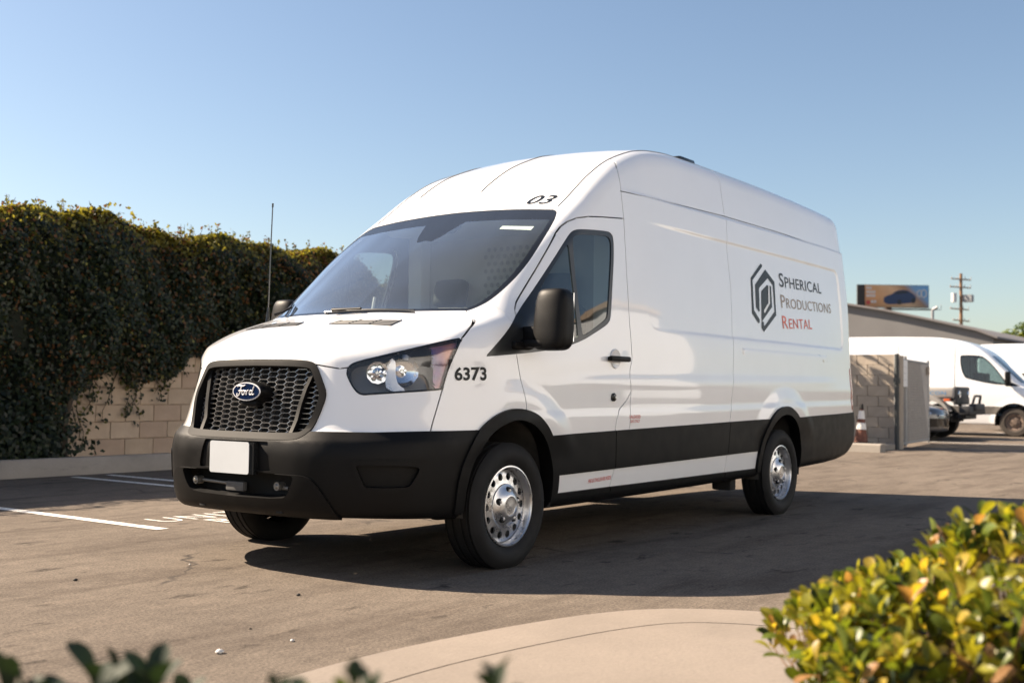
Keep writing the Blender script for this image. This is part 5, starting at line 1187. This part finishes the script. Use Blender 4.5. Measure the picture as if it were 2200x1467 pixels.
# utility pole
UPp=upd(2065,708,90); UP=thing('utility_pole','brown wooden utility pole with crossarms and transformers at the right','pole',(UPp[0],UPp[1],0)); WOOD=mat('pole_wood',(.22,.12,.06),.9,var=.2,vscale=3)
MB().tube([(0,0,0),(0,0,10.7)],[.17,.11],10).build('pole',WOOD,UP)
dr=Vector(_r); dr.z=0; dr.normalize()
for z,l,sk in ((10.25,.78,.02),(9.62,.82,-.05),(7.9,.72,-.12),(7.0,.66,.0)):
    a_=dr*(-l+sk); b2=dr*(l+sk); ca=MB().tube([(a_.x,a_.y,z+.05),(b2.x,b2.y,z-.05)],.05,6).build('crossarm',WOOD,UP)
    for t in (.02,.3,.7,.98):
        p=a_.lerp(b2,t); MB().tube([(p.x,p.y,z+.02),(p.x,p.y,z+.22)],[.035,.02],6).build('insulator',mat('insulator_grey',(.4,.4,.4),.4),ca)
p=dr*-.55; MB().tube([(p.x,p.y,8.45),(p.x,p.y,9.15)],.20,14).build('transformer',mat('pale_steel',(.6,.6,.6),.5),UP); p=dr*.55; MB().box((p.x,p.y,8.75),(.7,.7,.55)).build('switch_box',mat('grey_box',(.28,.29,.30),.6),UP)
# trees
BARK=mat('bark',(.09,.065,.045),.9,var=.3,vscale=14,bump=.5,bscale=30)
def tree(name,label,loc,h,cr,n,mats,size,cz):
    t=thing(name,label,'tree',loc); MB().tube([(0,0,0),(.03,.02,cz*.5),(.0,.05,cz)],[.16,.12,.07],8).build('trunk',BARK,t)
    cl=[]
    for k in range(26):
        d=Vector((random.gauss(0,1),random.gauss(0,1),random.gauss(0,.8))).normalized()*random.uniform(.35,1.0); c_=Vector((d.x*cr,d.y*cr,cz+d.z*(h-cz)*.9)); cl.append(c_)
        if k<9: MB().tube([(0,0,cz*.7),tuple(c_*.5+Vector((0,0,cz*.42))),tuple(c_)],[.06,.035,.012],6).build('branch',BARK,t)
    P=[];Nn=[]
    for i in range(n):
        c_=cl[random.randrange(len(cl))]; d=Vector((random.gauss(0,1),random.gauss(0,1),random.gauss(0,1))).normalized(); r2=cr*.34*random.uniform(.4,1.)**.5; P.append(tuple(c_+d*r2)); Nn.append(tuple(d+Vector((0,0,.5))))
    leaf_cloud(np.array(P),np.array(Nn)+RNG.normal(0,.3,(n,3)),RNG.uniform(size*.6,size*1.3,n),RNG.integers(0,len(mats),n),mats,'crown',t); return t
TG=[leafmat('tree_lime',(.16,.19,.022),.5),leafmat('tree_green',(.09,.13,.02),.45),leafmat('tree_dark',(.05,.085,.018),.4)]
p=upd(2188,800,60); tree('street_tree','bright yellow-green tree above the parked vans at the right edge',(p[0],p[1],0),5.1,1.9,7000,TG,.12,3.6)
p=upd(2290,800,66); tree('street_tree','taller green tree just outside the right edge beyond the vans',(p[0],p[1],0),6.0,2.2,3000,TG,.15,4.2)
tree('yard_tree','small leafy tree behind the van that dapples the low block wall',(15.0,6.0,.0),4.4,1.15,1300,[IVM[1],IVM[2]],.10,3.5)
# ------------------------------------------------------------------ foreground shrubs
def leaf_mesh(name,ln,wd,curl,m):
    V=[];F=[]; st=[(0,.10),(.18,.30),(.40,.66),(.62,.96),(.80,1.0),(.93,.72),(1.0,.12)]
    for t,w2 in st:
        x=t*ln; z=curl*ln*(t**2)*-.35+.05*ln*math.sin(3*t); V+=[(x,-w2*wd/2,z+.18*wd*w2),(x,0,z),(x,w2*wd/2,z+.18*wd*w2)]
    for i in range(len(st)-1):
        for k in (0,1): F.append((i*3+k,i*3+k+1,(i+1)*3+k+1,(i+1)*3+k))
    me=mesh(name,V,F,True); me.materials.append(m); return me
SHM=[leafmat('shrub_green',(.115,.15,.02),.45,.38,.3),leafmat('shrub_lime',(.26,.25,.028),.5,.38,.25),leafmat('shrub_yellow',(.42,.31,.05),.5,.4,.25),leafmat('shrub_deep_shade',(.011,.024,.008),.20,.7,.3),leafmat('shrub_blush',(.36,.20,.09),.45,.4,.3)]  # the deep leaf colour also holds the shade of the lower-left foreground leaves
LM=[leaf_mesh('leaf',1.,.46,random.uniform(-.3,1.),m) for m in SHM for _ in range(3)]
TWIG=mat('twig',(.16,.10,.06),.85,var=.2,vscale=30)
def shrub(root,tips,base,nl,lmin,lmax,wts,limit):
    items=[]; o0=Vector(root.location)
    for tp,up in tips:
        tp=Vector(tp); up=Vector(up).normalized(); bs=Vector(base(tp)); mid=bs.lerp(tp,.55)+Vector((random.gauss(0,.02),random.gauss(0,.02),.03))
        MB().tube([tuple(bs-o0),tuple(mid-o0),tuple(tp-up*.03-o0)],[.005,.003,.0016],5).build('twig',TWIG,root)
        a0=random.random()*6.28; k0=nl+random.randint(-1,2)
        for k in range(k0):
            lay=k/k0; az_=a0+k*2.399; tilt=math.radians(50-40*lay+random.gauss(0,9))
            x=up.orthogonal().normalized(); y=up.cross(x); d=(x*math.cos(az_)+y*math.sin(az_))*math.sin(tilt)+up*math.cos(tilt); d.normalize()
            L=random.uniform(lmin,lmax)*(1-.35*(lay>.75)); p=tp-up*(.045*(1-lay))+d*.004
            side=up.cross(d); side=side.normalized() if side.length>1e-4 else x; nrm=d.cross(side).normalized(); q=Matrix((d,side,nrm)).transposed().to_quaternion()
            q=Quaternion(d,random.gauss(0,.35))@q; items.append((p,q,L,random.choices(range(5),wts)[0]*3+random.randrange(3)))
    items.sort(key=lambda t:(t[0]-Vector(CAM)).length)
    rest=MB(); mi=[]; objs=0; RV=[];RF=[];RM=[]
    for i,(p,q,L,mi_) in enumerate(items):
        me=LM[mi_]
        if objs<limit:
            o=obj('leaf',me,None,root); o.location=p-o0; o.rotation_mode='QUATERNION'; o.rotation_quaternion=q; o.scale=(L,L,L); objs+=1
        else:
            b=len(RV); RV+=[tuple(q@(v.co*L)+p-o0) for v in me.vertices]; RF+=[tuple(b+j for j in f.vertices) for f in me.polygons]; RM+=[mi_//3]*len(me.polygons)
    if RV:
        me=mesh('foliage',RV,RF,True,RM)
        for m in SHM: me.materials.append(m)
        o=obj('foliage',me,None,root); o['kind']='stuff'
fh=Vector((_fw[0],_fw[1],0)).normalized(); rh_=Vector((_r[0],_r[1],0)).normalized(); C0=Vector((CAM[0],CAM[1],0))
def SW(u_,w_,z): return C0+rh_*u_+fh*w_+Vector((0,0,z))
def ztop(u_): return float(np.interp(u_,[.52,.57,.62,.70,.78,.86,.92,1.0,1.08,1.25,1.6,2.0],[.34,.45,.525,.55,.595,.60,.66,.715,.715,.73,.68,.4]))
R1=thing('shrub','sunlit glossy yellow-green shrub in the bottom right foreground','shrub',tuple(SW(1.1,2.5,.03)))
tips=[]
for i in range(360):
    u_=random.uniform(.62,1.75) if random.random()<.3 else random.uniform(.62,1.15); w_=random.uniform(2.05,2.75); f=1-((w_-2.35)/.55)**2*.35; zt=ztop(u_)*f
    z=zt-abs(random.gauss(0,.03)) if random.random()<.5 else random.uniform(.22,zt)
    if z<zt-.12: w_=2.05+random.random()*.25
    ed=max(0,.66-u_)*5
    tips.append((SW(u_,w_,z),Vector((random.gauss(0,.28),random.gauss(0,.28),1))-rh_*ed-fh*(.5 if z<zt-.1 else .1)))
for i in range(95):
    u_=random.uniform(.60,.78); z=random.uniform(.10,.50); tips.append((SW(u_+.02*(z<.3),random.uniform(2.02,2.4),z),Vector((random.gauss(0,.2),random.gauss(0,.2),1))-rh_*.45-fh*.35))
shrub(R1,tips,lambda t:SW(1.0+.75*((t-C0).dot(rh_)-1.0),2.42,.03),8,.038,.066,[4,5,1.3,1.4,.45],300)
MB().bbox(tuple(Vector((0.05,.0,.20))),(.74,.40,.42),.12,Matrix.Rotation(math.atan2(rh_.y,rh_.x),3,'Z'),3).build('shade_core',mat('shrub_core',(.018,.022,.010),.95),R1)  # dark block added inside; stands in for shade between the leaves
R2=thing('shrub','dark out-of-focus leaves poking up at the bottom left of the frame','shrub',tuple(SW(-.54,1.53,.03)))
tips=[]
for px,py,d in ((15,1425,1.0),(62,1440,1.02),(205,1405,1.0),(262,1412,1.04),(325,1422,1.0),(390,1468,1.05),(-60,1420,1.0),(-120,1460,1.1),(130,1490,1.0),(290,1480,.95)):
    p=upd(px,py+58,d*1.42); tips.append((Vector(p),Vector((random.gauss(0,.12),random.gauss(0,.12),1))))
shrub(R2,tips,lambda t:SW(-.54+.2*((t-C0).dot(rh_)+.54),1.53,.03),7,.052,.070,[0,0,0,6,0],300)
R3=thing('shrub','tips of a dark low shrub at the bottom middle, against the pale pavement','shrub',tuple(SW(-.05,1.28,.03)))
tips=[(Vector(upd(px,py+24,d)),Vector((random.gauss(0,.1),random.gauss(0,.1),1))) for px,py,d in ((760,1452,1.2),(790,1450,1.25),(1068,1446,1.25),(590,1474,1.2),(660,1480,1.25),(900,1490,1.2))]
shrub(R3,tips,lambda t:SW(-.05+.3*((t-C0).dot(rh_)+.05),1.28,.03),6,.034,.046,[1,0,0,6,0],300)
